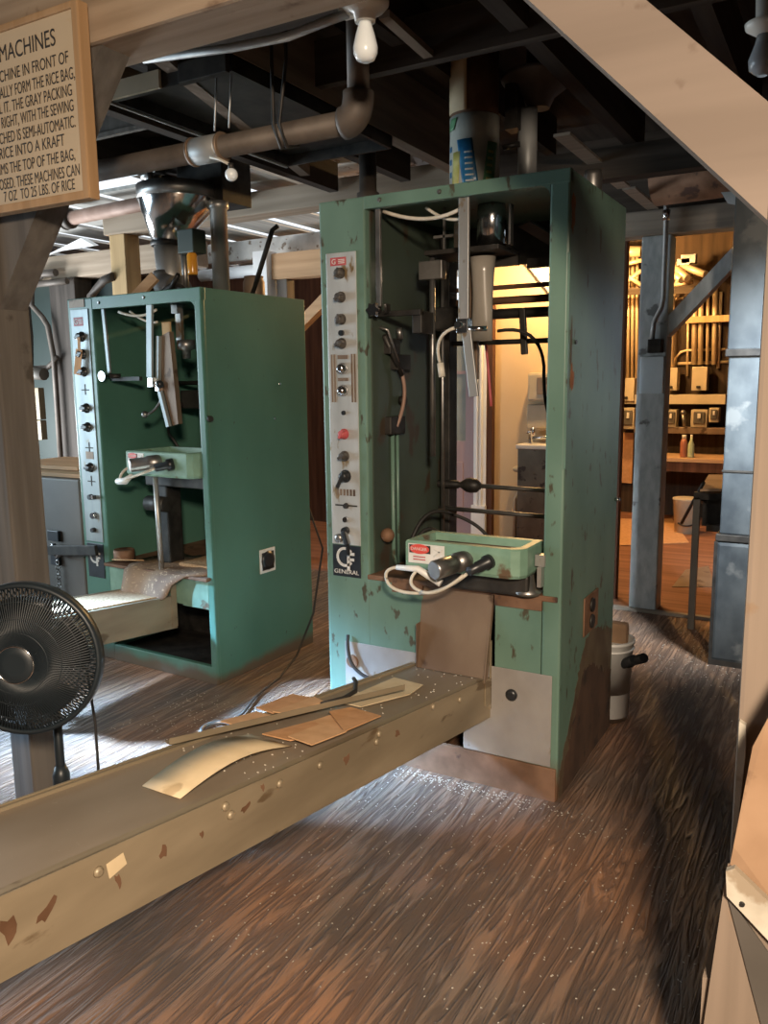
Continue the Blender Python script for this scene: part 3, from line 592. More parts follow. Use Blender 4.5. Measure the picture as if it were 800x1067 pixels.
# ---- rear machine
H2, W2, D2 = 1.941, 0.958, 0.794
m2 = thing('packaging_machine', (-3.6266, 3.0231, 0), 'darker green packaging machine further left, open at the bottom, with a steel hopper above it', 'packaging machine', rz=-0.0431, world=False)
cb = cabinet(H2, W2, D2, .20, .915, .54, 1.88, low=1)
cb.box(.196, W2-.006, 0, .03, 0, .09, .004)
link('cabinet', cb, paint2, m2)
link('lower_panel', MB().box(.196, .40, 0, .02, .385, .54, .002).box(.74, .92, 0, .02, .385, .54, .002).box(.2, .92, .02, .04, .385, .54), jawpaint, m2)
link('floor_pan', MB().box(.2, W2-.02, .03, D2, .05, .07), darksteel, m2)
link('back_panel', MB().box(.2, W2-.02, D2-.02, D2-.004, .02, 1.9), paint2, m2)
link('inner_panel', MB().box(.2, W2-.02, .45, .46, .07, .54), darksteel, m2)
link('deck', MB().box(.19, .94, -.03, D2-.02, .535, .552, .003), rustmetal, m2)
# sawdust covered discharge sheet pouring from the deck to the conveyor
dp = MB(); rows = []
for (y, z, xa, xb) in ((.34, .558, .34, .90), (.12, .562, .34, .93), (.0, .560, .36, .90), (-.05, .545, .37, .80), (-.075, .50, .385, .735), (-.09, .45, .385, .715), (-.10, .428, .385, .70)):
    rows.append([(xa+(xb-xa)*j/8, y-.012*math.sin(j*1.3), z+.006*math.sin(j*2+y*20)) for j in range(9)])
V = [[dp.b.verts.new(p) for p in r] for r in rows]
for a, b_ in zip(V, V[1:]):
    for j in range(8): dp.b.faces.new((a[j], a[j+1], b_[j+1], b_[j])).smooth = True
ex = bmesh.ops.extrude_face_region(dp.b, geom=dp.b.faces[:])
for g in ex['geom']:
    if isinstance(g, bmesh.types.BMVert): g.co.z -= .005; g.co.y += .004
link('discharge_sheet', dp, sheetbrown, m2)['label'] = 'brown sheet pouring from the deck to the small conveyor'
link('sawdust_layer', MB().box(.62, .92, .10, .45, .552, .575, .004), dust, m2)
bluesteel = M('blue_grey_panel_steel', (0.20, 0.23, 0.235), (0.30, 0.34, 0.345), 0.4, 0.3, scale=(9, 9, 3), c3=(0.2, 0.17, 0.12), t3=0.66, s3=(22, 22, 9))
p2 = link('control_panel', MB().box(.028, .166, -.005, 0, .655, 1.885, .002), bluesteel, m2); p2['label'] = 'brushed steel control panel, blue-lit, with missing knobs'
badge(p2, .05, .125, 1.80, 1.845)
link('plate_scrap', MB().box(.02, .14, -.004, 0, 1.895, 1.935), brownplate, m2)
for z, a in ((1.745, 1.3), (1.655, 1.3), (1.565, 1.3), (1.375, 1.5), (1.275, 1.5), (1.06, 1.5)): link('selector_knob', knob_mb(.105, z, .021, a), black, p2)
for z in (1.47, 1.165, .985):
    link('dial_mark', MB().box(.075, .135, -.007, -.005, z-.003, z+.003).box(.102, .108, -.007, -.005, z-.025, z+.03), ink, p2)
link('small_plate', MB().box(.075, .135, -.007, -.005, 1.105, 1.145), brownplate, p2)
for z, r in ((.90, .016), (.80, .02), (.72, .014)): link('push_button', MB().lathe([(r, 0), (r*.8, .02)], (.105+.01*math.sin(z*40), -.005, z), (0, -1, 0), 12), black if z != .8 else chrome, p2)
link('toggle_switch', MB().bar((.11, -.01, .90), (.15, -.03, .905), .02, .02, (0, 0, 1), .003), black, p2)
link('masking_tape', MB().bar((.11, -.03, 1.68), (.085, -.034, 1.55), .05, .002, (0, 1, 0)).bar((.12, -.035, 1.74), (.11, -.03, 1.66), .02, .002, (0, 1, 0)), card, p2)
logo_plate(m2, .028, .16, .455, .645, letters=False)
for x, z in ((.25, 1.91), (.58, 1.915)): link('rivet', MB().lathe([(.009, 0), (.006, .006)], (x, 0, z), (0, -1, 0), 10), steel, m2)
g2 = link('guide_bar', MB().bar((.245, .03, 1.88), (.262, .03, 1.555), .022, .012, (0, 1, 0), .002), bluesteel, m2)
link('round_knob', MB().lathe([(.026, 0), (.026, .012), (.008, .014), (.008, .05)], (.245, -.01, 1.54), (0, 1, 0), 18), chrome, g2)
link('clamp_arm', MB().box(.25, .46, .05, .07, 1.515, 1.535).cyl((.27, .02, 1.54), (.31, .06, 1.54), .012), darksteel, m2)
link('guide_bar', MB().bar((.60, .02, 1.89), (.572, .02, 1.53), .038, .014, (0, 1, 0), .002), bluesteel, m2)
link('clamp_joint', MB().box(.56, .60, .01, .05, 1.48, 1.53, .004).box(.60, .63, .02, .05, 1.46, 1.51, .004), chrome, m2)
link('ball_knob', MB().ball((.66, .0, 1.495), .02), black, m2)
pl = MB().prism([(.63, .05, 1.73), (.69, .05, 1.75), (.72, .05, 1.30), (.68, .05, 1.29), (.62, .05, 1.50)], (0, .03, 0))
link('forming_plate', pl, brownplate, m2)
link('plow_blade', MB().bar((.628, .04, 1.73), (.605, .04, 1.50), .02, .02, (0, 1, 0)).bar((.605, .04, 1.50), (.665, .04, 1.285), .02, .02, (0, 1, 0)), bluesteel, m2)
link('film_bar', MB().box(.665, .70, .12, .14, 1.70, 1.88).box(.66, .70, .1, .12, 1.84, 1.88), alu, m2)
link('tag', MB().box(.60, .655, .09, .10, 1.72, 1.80), yellowood, m2)['label'] = 'small yellow tag'
ftube = MB().lathe([(.075, 1.74), (.075, 1.92)], (.79, .25, 0), n=20)
link('forming_tube', ftube, darksteel, m2)
link('brass_fitting', MB().lathe([(.02, 1.62), (.022, 1.66), (.045, 1.665), (.045, 1.71)], (.73, .12, 0), n=16), steel, m2)
for x, y, z0, z1, r in ((.845, .12, 1.62, 1.90, .016), (.80, .15, 1.68, 1.88, .012), (.755, .5, .56, 1.5, .010), (.86, .5, .56, 1.6, .012)): link('vertical_rod', MB().cyl((x, y, z0), (x, y, z1), r, 10), steel, m2)
link('cross_rod', MB().cyl((.2, .5, 1.50), (.94, .5, 1.50), .012), darksteel, m2)
link('cross_rod', MB().cyl((.6, .4, 1.64), (.94, .4, 1.64), .025), darksteel, m2)
link('valve', MB().box(.36, .50, .42, .52, 1.36, 1.46, .01).cyl((.36, .38, 1.38), (.36, .44, 1.38), .02), darksteel, m2)
link('air_hose', MB().tube(arc((.34, .40, 1.42), (.26, .40, 1.35), (.30, .38, 1.22))+arc((.30, .38, 1.22), (.36, .40, 1.15), (.40, .42, 1.02)), .008, 8), rubber, m2)
link('lever', MB().tube(arc((.61, .05, 1.42), (.58, .04, 1.36), (.53, .02, 1.345)), .007, 8).ball((.52, .02, 1.345), .018), steel, m2)
link('air_hose', MB().tube(arc((.36, .03, 1.86), (.50, .05, 1.81), (.60, .06, 1.86)), .007, 8).tube(arc((.42, .05, 1.86), (.52, .07, 1.79), (.60, .06, 1.80)), .006, 8), cablewhite, m2)
j2 = jaw(m2, .43, .90, -.04, .26, 1.04, 1.165)
warning(j2, .445, .56, -.0405, 1.10, 1.155)
link('air_cylinder', MB().lathe([(.024, -.02), (.038, 0), (.038, .06), (.033, .062), (.033, .14), (.028, .145)], (.66, -.03, 1.115), (-.62, -1, -.08), 18), steel, j2)
link('connector', MB().lathe([(.03, 0), (.03, .03), (.02, .034), (.02, .09)], (.76, -.035, 1.11), (-.62, -1, -.2), 14), black, j2)
link('cable', MB().tube(arc((.70, -.10, 1.09), (.56, -.13, 1.04), (.47, -.12, 1.02))+arc((.47, -.12, 1.02), (.44, -.1, 1.05), (.48, -.08, 1.08)), .007, 8), cablewhite, j2)
link('cable_grip', MB().tube([(.44, -.11, 1.015), (.50, -.115, 1.02), (.55, -.115, 1.05)], [.016, .018, .010], 10), white, j2)
link('rod', MB().cyl((.60, .0, .555), (.59, .0, 1.05), .013, 12), alu, m2)
link('lever', MB().tube([(.80, .30, 1.0), (.80, .30, .80)], .012).ball((.80, .30, .76), .035), darksteel, m2)
link('jaw_carriage', MB().box(.46, .90, .05, .25, .98, 1.04, .006).box(.46, .56, .1, .2, .56, .98, .01).cyl((.44, .08, .88), (.58, .08, .88), .04), darksteel, m2)
s2 = link('switch_plate', MB().box(W2, W2+.006, .345, .468, .50, .628, .002), labelw, m2)
link('socket', MB().lathe([(.05, 0), (.05, .008), (.03, .012)], (W2+.006, .405, .565), (1, 0, 0), 16).box(W2+.006, W2+.008, .36, .455, .515, .61), black, s2)
for y, z in ((.556, 1.489), (.507, 1.31)): link('screw', MB().lathe([(.008, 0), (.006, .006)], (W2, y, z), (1, 0, 0), 10), chrome, m2)
link('lug', MB().lathe([(.016, 0), (.014, .02)], (W2, .02, 1.33), (1, -.2, 0), 10), darksteel, m2)

# ================================================================== CONVEYORS
def conveyor(root, xr, y0, z0, k, sl, wd, h, L, topmat, sidemat):
    def c(s_, t, dz): return (xr-k*s_-t, y0-s_, z0+sl*s_+dz)
    def slab(m, s0, s1, t0, t1, d0, d1): return m._box([c(s0, t1, d0), c(s0, t0, d0), c(s1, t0, d0), c(s1, t1, d0), c(s0, t1, d1), c(s0, t0, d1), c(s1, t0, d1), c(s1, t1, d1)])
    link('bed', slab(MB(), 0, L, .004, wd-.004, -.02, -.004), topmat, root)
    sp = slab(MB(), -.005, L, -.003, .003, -h, .0); slab(sp, 0, L, .0, .022, -.004, .0); slab(sp, 0, L, .0, .03, -h, -h+.004)
    right = link('side_panel', sp, sidemat, root)
    sp = slab(MB(), 0, L, wd-.003, wd+.003, -h, .006); slab(sp, 0, L, wd-.014, wd, -.004, .004)
    link('side_panel', sp, sidemat, root)
    slab2 = slab(MB(), L-.004, L, .003, wd-.003, -h, -.004); link('end_plate', slab2, sidemat, root)
    for t in (.03, wd-.03):
        a = Vector(c(L-.12, t, -h+.01)); lg = MB().box(a.x-.02, a.x+.02, a.y-.02, a.y+.02, 0, a.z, .002); link('leg', lg, steel, root)
    return c, slab, right
cv = thing('conveyor', (-1.25, 1.6, 0), 'long tan metal conveyor trough sloping down from lower left to the front machine', 'conveyor')
c1, slab1, rs = conveyor(cv, -1.083, 2.665, .4265, .055, .12, .317, .154, 2.15, beltmetal, sidemetal)
for y, dz in ((.956, -.037), (1.294, -.024), (1.31, -.05), (1.64, -.031), (1.906, -.04), (1.92, -.02), (2.236, -.012), (2.42, -.03), (1.48, -.03)):
    p = c1(2.665-y, -.003, dz); link('bolt', MB().lathe([(.011, 0), (.010, .004), (.006, .008)], p, (1, -.05, 0), 10), sidemetal, rs)
for y, dz, a, b_, an in ((.847, -.064, .055, .012, .7), (1.114, -.06, .03, .012, 1.2), (1.221, -.063, .012, .01, .4), (1.36, -.05, .035, .009, .35), (2.02, -.045, .022, .016, 1.5), (1.759, -.05, .03, .016, .3), (.774, -.065, .03, .03, .2), (1.42, -.02, .012, .012, .4), (1.0, -.075, .012, .02, .3)):
    pl = []
    for i in range(9):
        t = 2*PI*i/9; q = (1+.35*math.sin(i*2.3)); u_, v_ = a*.5*q*math.cos(t), b_*.8*q*math.sin(t)
        u2, v2 = u_*math.cos(an)-v_*math.sin(an), u_*math.sin(an)+v_*math.cos(an); pl.append(c1(2.665-(y+u2), -.0032, dz+v2))
    link('rust_patch', MB().prism(pl, (.0006, 0, 0)), rustmetal, rs)
pl = [c1(2.665-y, -.0032, dz) for y, dz in ((.975, -.03), (1.015, -.022), (1.022, -.048), (.98, -.062))]
link('sticker', MB().prism(pl, (.0006, 0, 0)), paper, rs)
eb = slab1(MB(), .0, .05, -.007, -.003, -.10, .0); slab1(eb, .0, .012, -.007, -.003, -.12, .14)
link('end_bracket', eb, sidemetal, cv)
cv2 = thing('conveyor', (-3.1, 2.5, 0), 'short tan conveyor trough covered in sawdust, running out of the rear machine behind the fan', 'conveyor')
c2_, slab2_, rs2 = conveyor(cv2, -2.95, 3.0, .425, .045, .09, .32, .17, .95, beltmetal, sidemetal)
link('sawdust_layer', slab2_(MB(), .03, .9, .02, .29, -.004, .006), dust, cv2)
eb = slab2_(MB(), -.005, .03, -.008, -.003, -.16, .07); link('end_bracket', eb, sidemetal, cv2)

# ---- loose sheets on the long conveyor
def on_bed(p, lift): return Vector((p[0], p[1], .4265-.12*(p[1]-2.665)+lift))
def sheet(name, pts, lift, th, mat, label, cat, group=None):
    m = MB().prism([on_bed(p, lift) for p in pts], (0, 0, th)); return solo(name, m, mat, label, cat, group)
cs = MB(); n = 10; a, b_, c_, d_ = [Vector((x, y, 0)) for x, y in ((-1.338, 1.227), (-1.222, 1.226), (-1.225, 1.64), (-1.369, 1.645))]
tp = []
for i in range(n+1):
    t = i/n; l = a.lerp(d_, t); r = b_.lerp(c_, t); lift = .001+.03*math.sin(PI*t)
    tp.append((cs.b.verts.new(on_bed(l, lift)), cs.b.verts.new(on_bed(r, lift))))
for u, v in zip(tp, tp[1:]): cs.b.faces.new((u[0], u[1], v[1], v[0])).smooth = True
ex = bmesh.ops.extrude_face_region(cs.b, geom=cs.b.faces[:])
for g in ex['geom']:
    if isinstance(g, bmesh.types.BMVert): g.co.z += .002
solo('card_strip', cs, paper, 'long cream card strip bowing up on the conveyor, nearest the camera', 'card strip')
T = [[(-1.491, 1.666), (-1.465, 1.797), (-1.403, 1.794), (-1.427, 1.668)], [(-1.481, 1.816), (-1.482, 1.998), (-1.402, 2.002), (-1.41, 1.803)], [(-1.41, 1.803), (-1.402, 2.002), (-1.345, 1.977), (-1.368, 1.81)],
     [(-1.33, 1.651), (-1.287, 1.824), (-1.177, 1.79), (-1.24, 1.655)], [(-1.244, 1.652), (-1.235, 1.791), (-1.142, 1.781), (-1.157, 1.636)], [(-1.28, 1.904), (-1.252, 1.979), (-1.138, 1.963), (-1.149, 1.78)], [(-1.287, 1.824), (-1.275, 1.908), (-1.164, 1.86), (-1.177, 1.79)]]
TL = ['kraft card tile at the far left edge of the conveyor', 'kraft card tile farthest up against the left rail, beyond the metal strip', 'narrow kraft card tile touching the far side of the metal strip', 'large kraft card tile beside the end of the bowed cream strip',
      'kraft card tile hanging at the right edge of the conveyor, nearest the camera', 'kraft card tile farthest toward the machine, right of the metal strip', 'kraft card tile lying in the middle of the right-hand pile']
for i, (t, l) in enumerate(zip(T, TL)):
    sheet('card_tile', t, .008+.005*(i % 3)+(.006 if i == 4 else 0), .0035, card if i % 2 else card2, l, 'card tile', 'kraft card tiles on the conveyor')
st = MB(); A = on_bed((-1.46, 1.429), .02); B = on_bed((-1.215, 2.235), .03)
st.bar(A, B, .026, .002).bar(A+Vector((.012, -.003, .008)), B+Vector((.012, -.003, .008)), .002, .016)
solo('metal_strip', st, sidemetal, 'long thin metal strip laid diagonally over the card tiles on the conveyor', 'metal strip')
sheet('card_sheet', [(-1.345, 2.05), (-1.349, 2.423), (-1.223, 2.402), (-1.205, 2.27), (-1.26, 2.05)], .001, .003, paper, 'cream card sheet lying nearest the machine end of the conveyor', 'card sheet')
ss = [on_bed(p, l) for p, l in (((-1.338, 1.95), .022), ((-1.322, 2.053), .02), ((-1.335, 2.14), .02), ((-1.37, 2.2), .03), ((-1.40, 2.235), .03), ((-1.405, 2.26), .01))]
solo('strap', MB().tube(ss, .007, 8), rubber, 'short curled black strap on the cream sheet by the machine', 'strap')

# ================================================================== FAN
fan = thing('pedestal_fan', (-2.05, 1.55, 0), 'round black pedestal fan standing between the timber post and the conveyor', 'fan')
fc = Vector((-1.958, 1.405, .748)); ax = Vector((.50, -.86, .06)).normalized(); RR = .205
link('base', MB().lathe([(.17, 0), (.17, .012), (.12, .03), (.03, .045), (.025, .08)], (-2.05, 1.56, 0), n=28), fanblack, fan)
link('pole', MB().lathe([(.014, .05), (.014, .66)], (-2.05, 1.56, 0), n=14), fanblack, fan)
link('collar', MB().lathe([(.022, .27), (.026, .28), (.026, .31), (.016, .34)], (-2.05, 1.56, 0), n=14), fanblack, fan)
mh = MB().lathe([(.03, -.155), (.055, -.15), (.062, -.10), (.058, -.05)], fc, ax, 20)
link('motor_housing', mh, fanblack, fan); 
link('neck', MB().tube([(-2.05, 1.56, .62), (-2.045, 1.555, .70), fc-ax*.12], [.02, .022, .03]), fanblack, fan)
a_ = ax.orthogonal().normalized(); q_ = ax.cross(a_)
def grille(sgn, n, nm):
    g = MB(); R0 = .052
    for i in range(n):
        th = 2*PI*i/n; d = a_*math.cos(th)+q_*math.sin(th); d2 = a_*math.cos(th+.12)+q_*math.sin(th+.12); pts = []
        for r_ in (R0, .10, .15, .185, RR):
            z = (.055*(1-(r_/RR)**2)+.014)*sgn; dd = d.lerp(d2, (r_-R0)/(RR-R0)*.6).normalized(); pts.append(fc+dd*r_+ax*z)
        g.tube(pts, .0021, 4)
    for r_ in (.085, .12, .165): g.torus(fc+ax*(.055*(1-(r_/RR)**2)+.014)*sgn, ax, r_, .0016, 48, 5)
    return link(nm, g, fanblack, fan)
grille(1, 150, 'front_grille'); grille(-1, 96, 'back_grille')
link('rim', MB().lathe([(RR+.002, -.022), (RR+.010, -.016), (RR+.010, .016), (RR+.002, .022), (RR-.004, .018), (RR-.004, -.018)], fc, ax, 56, closed=True), fanblack, fan)
hb = link('hub_cap', MB().lathe([(.055, .062), (.055, .066), (.05, .071), (.03, .074)], fc, ax, 32), fanblack, fan)
link('ring', MB().torus(fc+ax*.070, ax, .051, .0026, 40, 6), chrome, hb)
for kb in range(5):
    th0 = 2*PI*kb/5; bl = MB(); V = []
    for i in range(6):
        r_ = .03+(.175-.03)*i/5; row = []
        for j in range(7):
            th = th0+(j/6-.5)*(1.05-.15*i/5)+.25*i/5; row.append(bl.b.verts.new(fc+(a_*math.cos(th)+q_*math.sin(th))*r_+ax*((j/6-.5)*.045)))
        V.append(row)
    for u, v in zip(V, V[1:]):
        for j in range(6): bl.b.faces.new((u[j], u[j+1], v[j+1], v[j])).smooth = True
    ex = bmesh.ops.extrude_face_region(bl.b, geom=bl.b.faces[:])
    for g in ex['geom']:
        if isinstance(g, bmesh.types.BMVert): g.co += ax*.003
    link('blade', bl, black, fan)
link('power_cord', MB().tube([fc-ax*.15, (-2.02, 1.66, .62), (-2.0, 1.66, .45), (-1.995, 1.655, .3), (-2.0, 1.65, .1), (-2.05, 1.66, .02)], .0045, 8), rubber, fan)

# ================================================================== HOPPER AND FITTINGS OVER THE REAR MACHINE
hp = thing('hopper', (-3.25, 3.45, 1.95), 'stainless steel lopsided hopper funnel feeding into the top of the rear machine', 'hopper')
def skew(rings, n=28):
    m = MB(); V = []
    for cx, cy, z, r in rings: V.append([m.b.verts.new((cx+r*math.cos(2*PI*k/n), cy+r*math.sin(2*PI*k/n), z)) for k in range(n)])
    for a, b_ in zip(V, V[1:]):
        for k in range(n): m.b.faces.new((a[k], a[(k+1) % n], b_[(k+1) % n], b_[k])).smooth = True
    m.b.faces.new(V[0][::-1]); m.b.faces.new(V[-1]); return m
link('cone', skew([(-3.305, 3.45, 2.24, .075), (-3.205, 3.45, 2.455, .215), (-3.205, 3.45, 2.465, .215)]), chrome, hp)
link('band', MB().lathe([(.086, 2.235), (.092, 2.25), (.086, 2.265)], (-3.305, 3.45, 0)), darksteel, hp)
link('rim', skew([(-3.205, 3.45, 2.46, .22), (-3.205, 3.45, 2.53, .22)]), steel, hp)
link('spout', skew([(-3.30, 3.45, 1.97, .085), (-3.29, 3.45, 2.06, .075), (-3.305, 3.45, 2.245, .075)]), alu, hp)
link('elbow', MB().tube(arc((-3.31, 3.44, 2.09), (-3.31, 3.42, 1.98), (-3.17, 3.38, 1.985)), [.075+.001*i for i in range(11)], 14), steel, hp)
link('lid_clamp', MB().lathe([(.03, 2.53), (.03, 2.58), (.055, 2.585), (.055, 2.62)], (-3.37, 3.42, 0)).box(-3.46, -3.28, 3.36, 3.44, 2.60, 2.63, .004).cyl((-3.32, 3.36, 2.54), (-3.32, 3.36, 2.62), .018), steel, hp)
link('feed_duct', MB().box(-3.24, -2.93, 3.48, 3.72, 2.44, 2.78, .004), darksteel, hp)
solo('feed_funnel', MB().lathe([(.05, 2.62), (.06, 2.63), (.15, 2.775)], (-3.33, 3.52, 0)), steel, 'dull metal funnel hanging under the ceiling above the long pipe', 'funnel')
solo('speckled_pipe', MB().lathe([(.045, 1.945), (.045, 2.40), (.055, 2.405), (.055, 2.44)], (-2.98, 3.50, 0)), alu, 'speckled grey upright pipe on the rear machine, right of the hopper', 'pipe')
gb_ = thing('junction_box', (-3.08, 3.40, 1.945), 'small green box on a stem beside the hopper, with an amber bottle under it', 'box')
link('box', MB().box(-3.13, -3.02, 3.34, 3.44, 2.17, 2.29, .006), grimy_shaded, gb_)
link('stem', MB().cyl((-3.16, 3.42, 1.945), (-3.16, 3.42, 2.24), .018), steel, gb_)
link('bottle', MB().lathe([(.025, 2.06), (.027, 2.07), (.027, 2.16), (.015, 2.18), (.015, 2.20)], (-3.06, 3.37, 0), n=16), amber, gb_)['label'] = 'amber bottle'
solo('glass_jar', MB().lathe([(.055, 1.945), (.058, 1.96), (.058, 2.03), (.05, 2.045), (.052, 2.06)], (-2.84, 3.6, 0)), brownplate, 'squat brown jar on top of the rear machine near its back edge', 'jar')
solo('wooden_stick', MB().bar((-3.36, 3.25, 1.955), (-3.26, 3.30, 2.06), .06, .02, (0, 1, 0)), orangewood, 'short orange stick leaning at the hopper foot on the rear machine', 'stick')
cl = MB().tube(arc((-3.22, 3.30, 1.96), (-3.12, 3.3, 2.04), (-3.05, 3.3, 1.96)), .02, 8).box(-3.2, -3.1, 3.28, 3.36, 1.943, 1.98, .006).tube([(-3.15, 3.28, 1.97), (-3.05, 3.25, 2.05)], .012)
solo('clamp', cl, darksteel, 'dark greasy clamp lying at the hopper foot on the rear machine', 'clamp')
solo('leaning_rod', MB().tube([(-2.82, 3.55, 1.945), (-2.72, 3.62, 2.29), (-2.69, 3.63, 2.31)], .013), darksteel, 'thin dark rod leaning up from the rear machine top, right of the jar', 'rod')
tin = MB().lathe([(.05, .0), (.055, .008), (.055, .055), (.05, .058), (.046, .05)], (0, 0, 0))
o = solo('tin', tin, rustmetal, 'rusty round tin on the front edge of the rear machine deck', 'tin'); o.location = (-3.345, 2.985+.06, .567)
o = solo('twig', MB().tube([(-.09, -.03, .004), (.09, .02, .008)], .004, 6), dust, 'thin pale stick on the deck beside the rusty tin', 'stick'); o.location = (-3.27, 3.0, .575)

# ================================================================== COLUMN OVER THE FRONT MACHINE
bc = thing('bag_tube', (-1.30, 3.0, 2.16), 'fat feed tube wrapped in printed bag film above the front machine', 'feed tube')
CX, CY, CRD = -1.30, 3.0, .093
link('tube', MB().lathe([(CRD-.004, 2.16), (CRD-.004, 2.775)], (CX, CY, 0), n=32), rustmetal, bc)
link('film_wrap', MB().lathe([(CRD, 2.17), (CRD+.001, 2.30), (CRD-.001, 2.40), (CRD, 2.46)], (CX, CY, 0), n=32), printm, bc)['label'] = 'whitish printed bag film'
def patch(t0, t1, z0, z1, r, shear=0, n=8):
    m = MB(); t0, t1 = math.radians(t0), math.radians(t1); V = []
    for j in range(5):
        z = z0+(z1-z0)*j/4; V.append([m.b.verts.new((CX+r*math.cos(t0+(t1-t0)*i/n+shear*j/4), CY+r*math.sin(t0+(t1-t0)*i/n+shear*j/4), z)) for i in range(n+1)])
    for u, v in zip(V, V[1:]):
        for i in range(n): m.b.faces.new((u[i], u[i+1], v[i+1], v[i])).smooth = True
    ex = bmesh.ops.extrude_face_region(m.b, geom=m.b.faces[:])
    for g in ex['geom']:
        if isinstance(g, bmesh.types.BMVert):
            d = Vector((g.co.x-CX, g.co.y-CY, 0)).normalized(); g.co += d*.001
    return m
blueink = M('blue_print', (0.02, 0.14, 0.32), (0.04, 0.22, 0.42), 0.3, scale=(30, 30, 30)); yelink = M('yellow_green_print', (0.42, 0.42, 0.10), (0.54, 0.52, 0.2), 0.35, scale=(30, 30, 30)); greenink = M('green_print', (0.10, 0.28, 0.12), (0.16, 0.36, 0.2), 0.35, scale=(30, 30, 30))
link('tape', patch(-152, -85, 2.47, 2.74, CRD, .0), paper, bc)['label'] = 'torn cream paper tape'
link('tape', patch(-150, -112, 2.69, 2.77, CRD+.001), labelw, bc)
link('print', patch(-92, -55, 2.19, 2.37, CRD+.001, -.3), blueink, bc)
link('print', patch(-50, -20, 2.19, 2.36, CRD+.001, .25), greenink, bc)
link('print', patch(-128, -106, 2.19, 2.33, CRD+.001, .1), yelink, bc)
link('print', patch(-146, -120, 2.41, 2.45, CRD+.001, .2), greenink, bc)
for i in range(7): link('print', patch(-86+i*-.6, -66+i*-1.0, 2.20+i*.02, 2.206+i*.02, CRD+.002), labelw, bc)
for i in range(6): link('print', patch(-42+i*1.5, -28+i*1.5, 2.20+i*.024, 2.209+i*.024, CRD+.002), yelink, bc)
for i in range(4): link('print', patch(-140, -130, 2.20+i*.045, 2.22+i*.045, CRD+.001), blueink, bc)
link('collar', MB().lathe([(CRD+.012, 2.16), (CRD+.012, 2.20)], (CX, CY, 0), n=28), darksteel, bc)
sp_ = thing('suction_pipe', (-1.14, 3.1, 2.16), 'grey upright pipe with a flared dish behind the film-wrapped tube', 'pipe')
link('pipe', MB().lathe([(.036, 2.16), (.036, 2.50)], (-1.135, 3.12, 0)), greypipe, sp_)
link('dish', MB().lathe([(.04, 2.50), (.06, 2.54), (.14, 2.60), (.145, 2.615), (.05, 2.62), (.05, 2.775)], (-1.10, 3.14, 0)), pipem, sp_)
link('bracket', MB().tube([(-1.21, 3.06, 2.36), (-1.15, 3.08, 2.37)], .01).box(-1.20, -1.15, 3.05, 3.12, 2.42, 2.58), darksteel, sp_)
si = thing('porcelain_socket', (-0.93, 3.25, 2.16), 'white bracket holding a small dim lamp on the right end of the front machine top', 'lamp holder')
link('bracket', MB().lathe([(.045, 2.16), (.045, 2.175), (.03, 2.18)], (-0.95, 3.28, 0)).bar((-0.95, 3.28, 2.17), (-.98, 3.22, 2.185), .05, .008), porcelain, si)
link('lamp', MB().lathe([(.03, 2.18), (.035, 2.21), (.035, 2.27), (.03, 2.29)], (-0.93, 3.29, 0)), steel, si)

# ================================================================== PIPES, BULBS, HOOD
lp_ = thing('long_pipe', (-1.9, 2.25, 2.28), 'long dusty pipe hung under the joists, turning up at a fat elbow', 'pipe')
pA = U(88, 188, 'z', 2.28); pB = U(355, 127, 'z', 2.28); pB.y = pA.y = 2.26
link('pipe', MB().tube([pA+Vector((-.8, 0, 0)), pA, pB], .036, 16), pipem, lp_)
link('elbow', MB().tube(arc(pB, pB+Vector((.055, 0, 0)), pB+Vector((.055, 0, .08))), .048, 16), pipem, lp_)
link('riser', MB().cyl(pB+Vector((.055, 0, .06)), (pB.x+.055, pB.y, 2.775), .034), pipem, lp_)
k0 = U(203, 158, 'y', 2.26).x; k1 = U(230, 152, 'y', 2.26).x
link('coupling', MB().lathe([(.040, 0), (.044, .004), (.044, k1-k0-.004), (.040, k1-k0)], (k0, 2.26, 2.28), (1, 0, 0)), greypipe, lp_)
for px in (202, 232): 
    x = U(px, 155, 'y', 2.26).x; link('band', MB().lathe([(.046, -.006), (.048, 0), (.046, .006)], (x, 2.26, 2.28), (1, 0, 0)), brownplate, lp_)
for px0, px1 in ((283, 290), (298, 296)):
    a = U(px0, 62, 'y', 2.24); b_ = U(px1, 140, 'y', 2.24)
    solo('hanger_rod', MB().tube([a+Vector((0, 0, .12)), a, Vector((b_.x, 2.215, 2.30)), Vector((b_.x+.01, 2.24, 2.235)), Vector((b_.x+.02, 2.29, 2.25))], .006, 8), darksteel, ('left' if px0 == 283 else 'right')+' of two dark hooked rods holding the long pipe', 'hanger')
for px0, px1 in ((219, 224), (235, 239)):
    a = U(px0, 92, 'y', 2.22); b_ = U(px1, 146, 'y', 2.22)
    solo('hanger_wire', MB().tube([(a.x, 2.26, 2.56), (b_.x, 2.22, 2.32)], .003, 6), alu, ('left' if px0 == 219 else 'right')+' of two thin wires at the grey pipe coupling', 'wire')
solo('drop_pipe', MB().lathe([(.045, 1.6), (.045, 2.30), (.055, 2.305), (.055, 2.40), (.042, 2.405), (.042, 2.775)], (-2.12, 3.6, 0)), pipem, 'dark upright pipe dropping behind the left corner of the front machine', 'pipe')
cdx = MB().tube([U(150, 62, 'y', 1.95), U(240, 50, 'y', 1.93), U(300, 38, 'y', 1.93), U(335, 24, 'y', 1.93), U(362, 14, 'y', 1.94)], .012)
solo('ceiling_conduit', cdx, greypipe, 'grey conduit running under the tan beam to the pale bulb', 'conduit')
bl_ = thing('light_bulb', (-1.15, 1.95, 2.455), 'unlit pale bulb in a white porcelain holder near the top centre', 'light bulb')
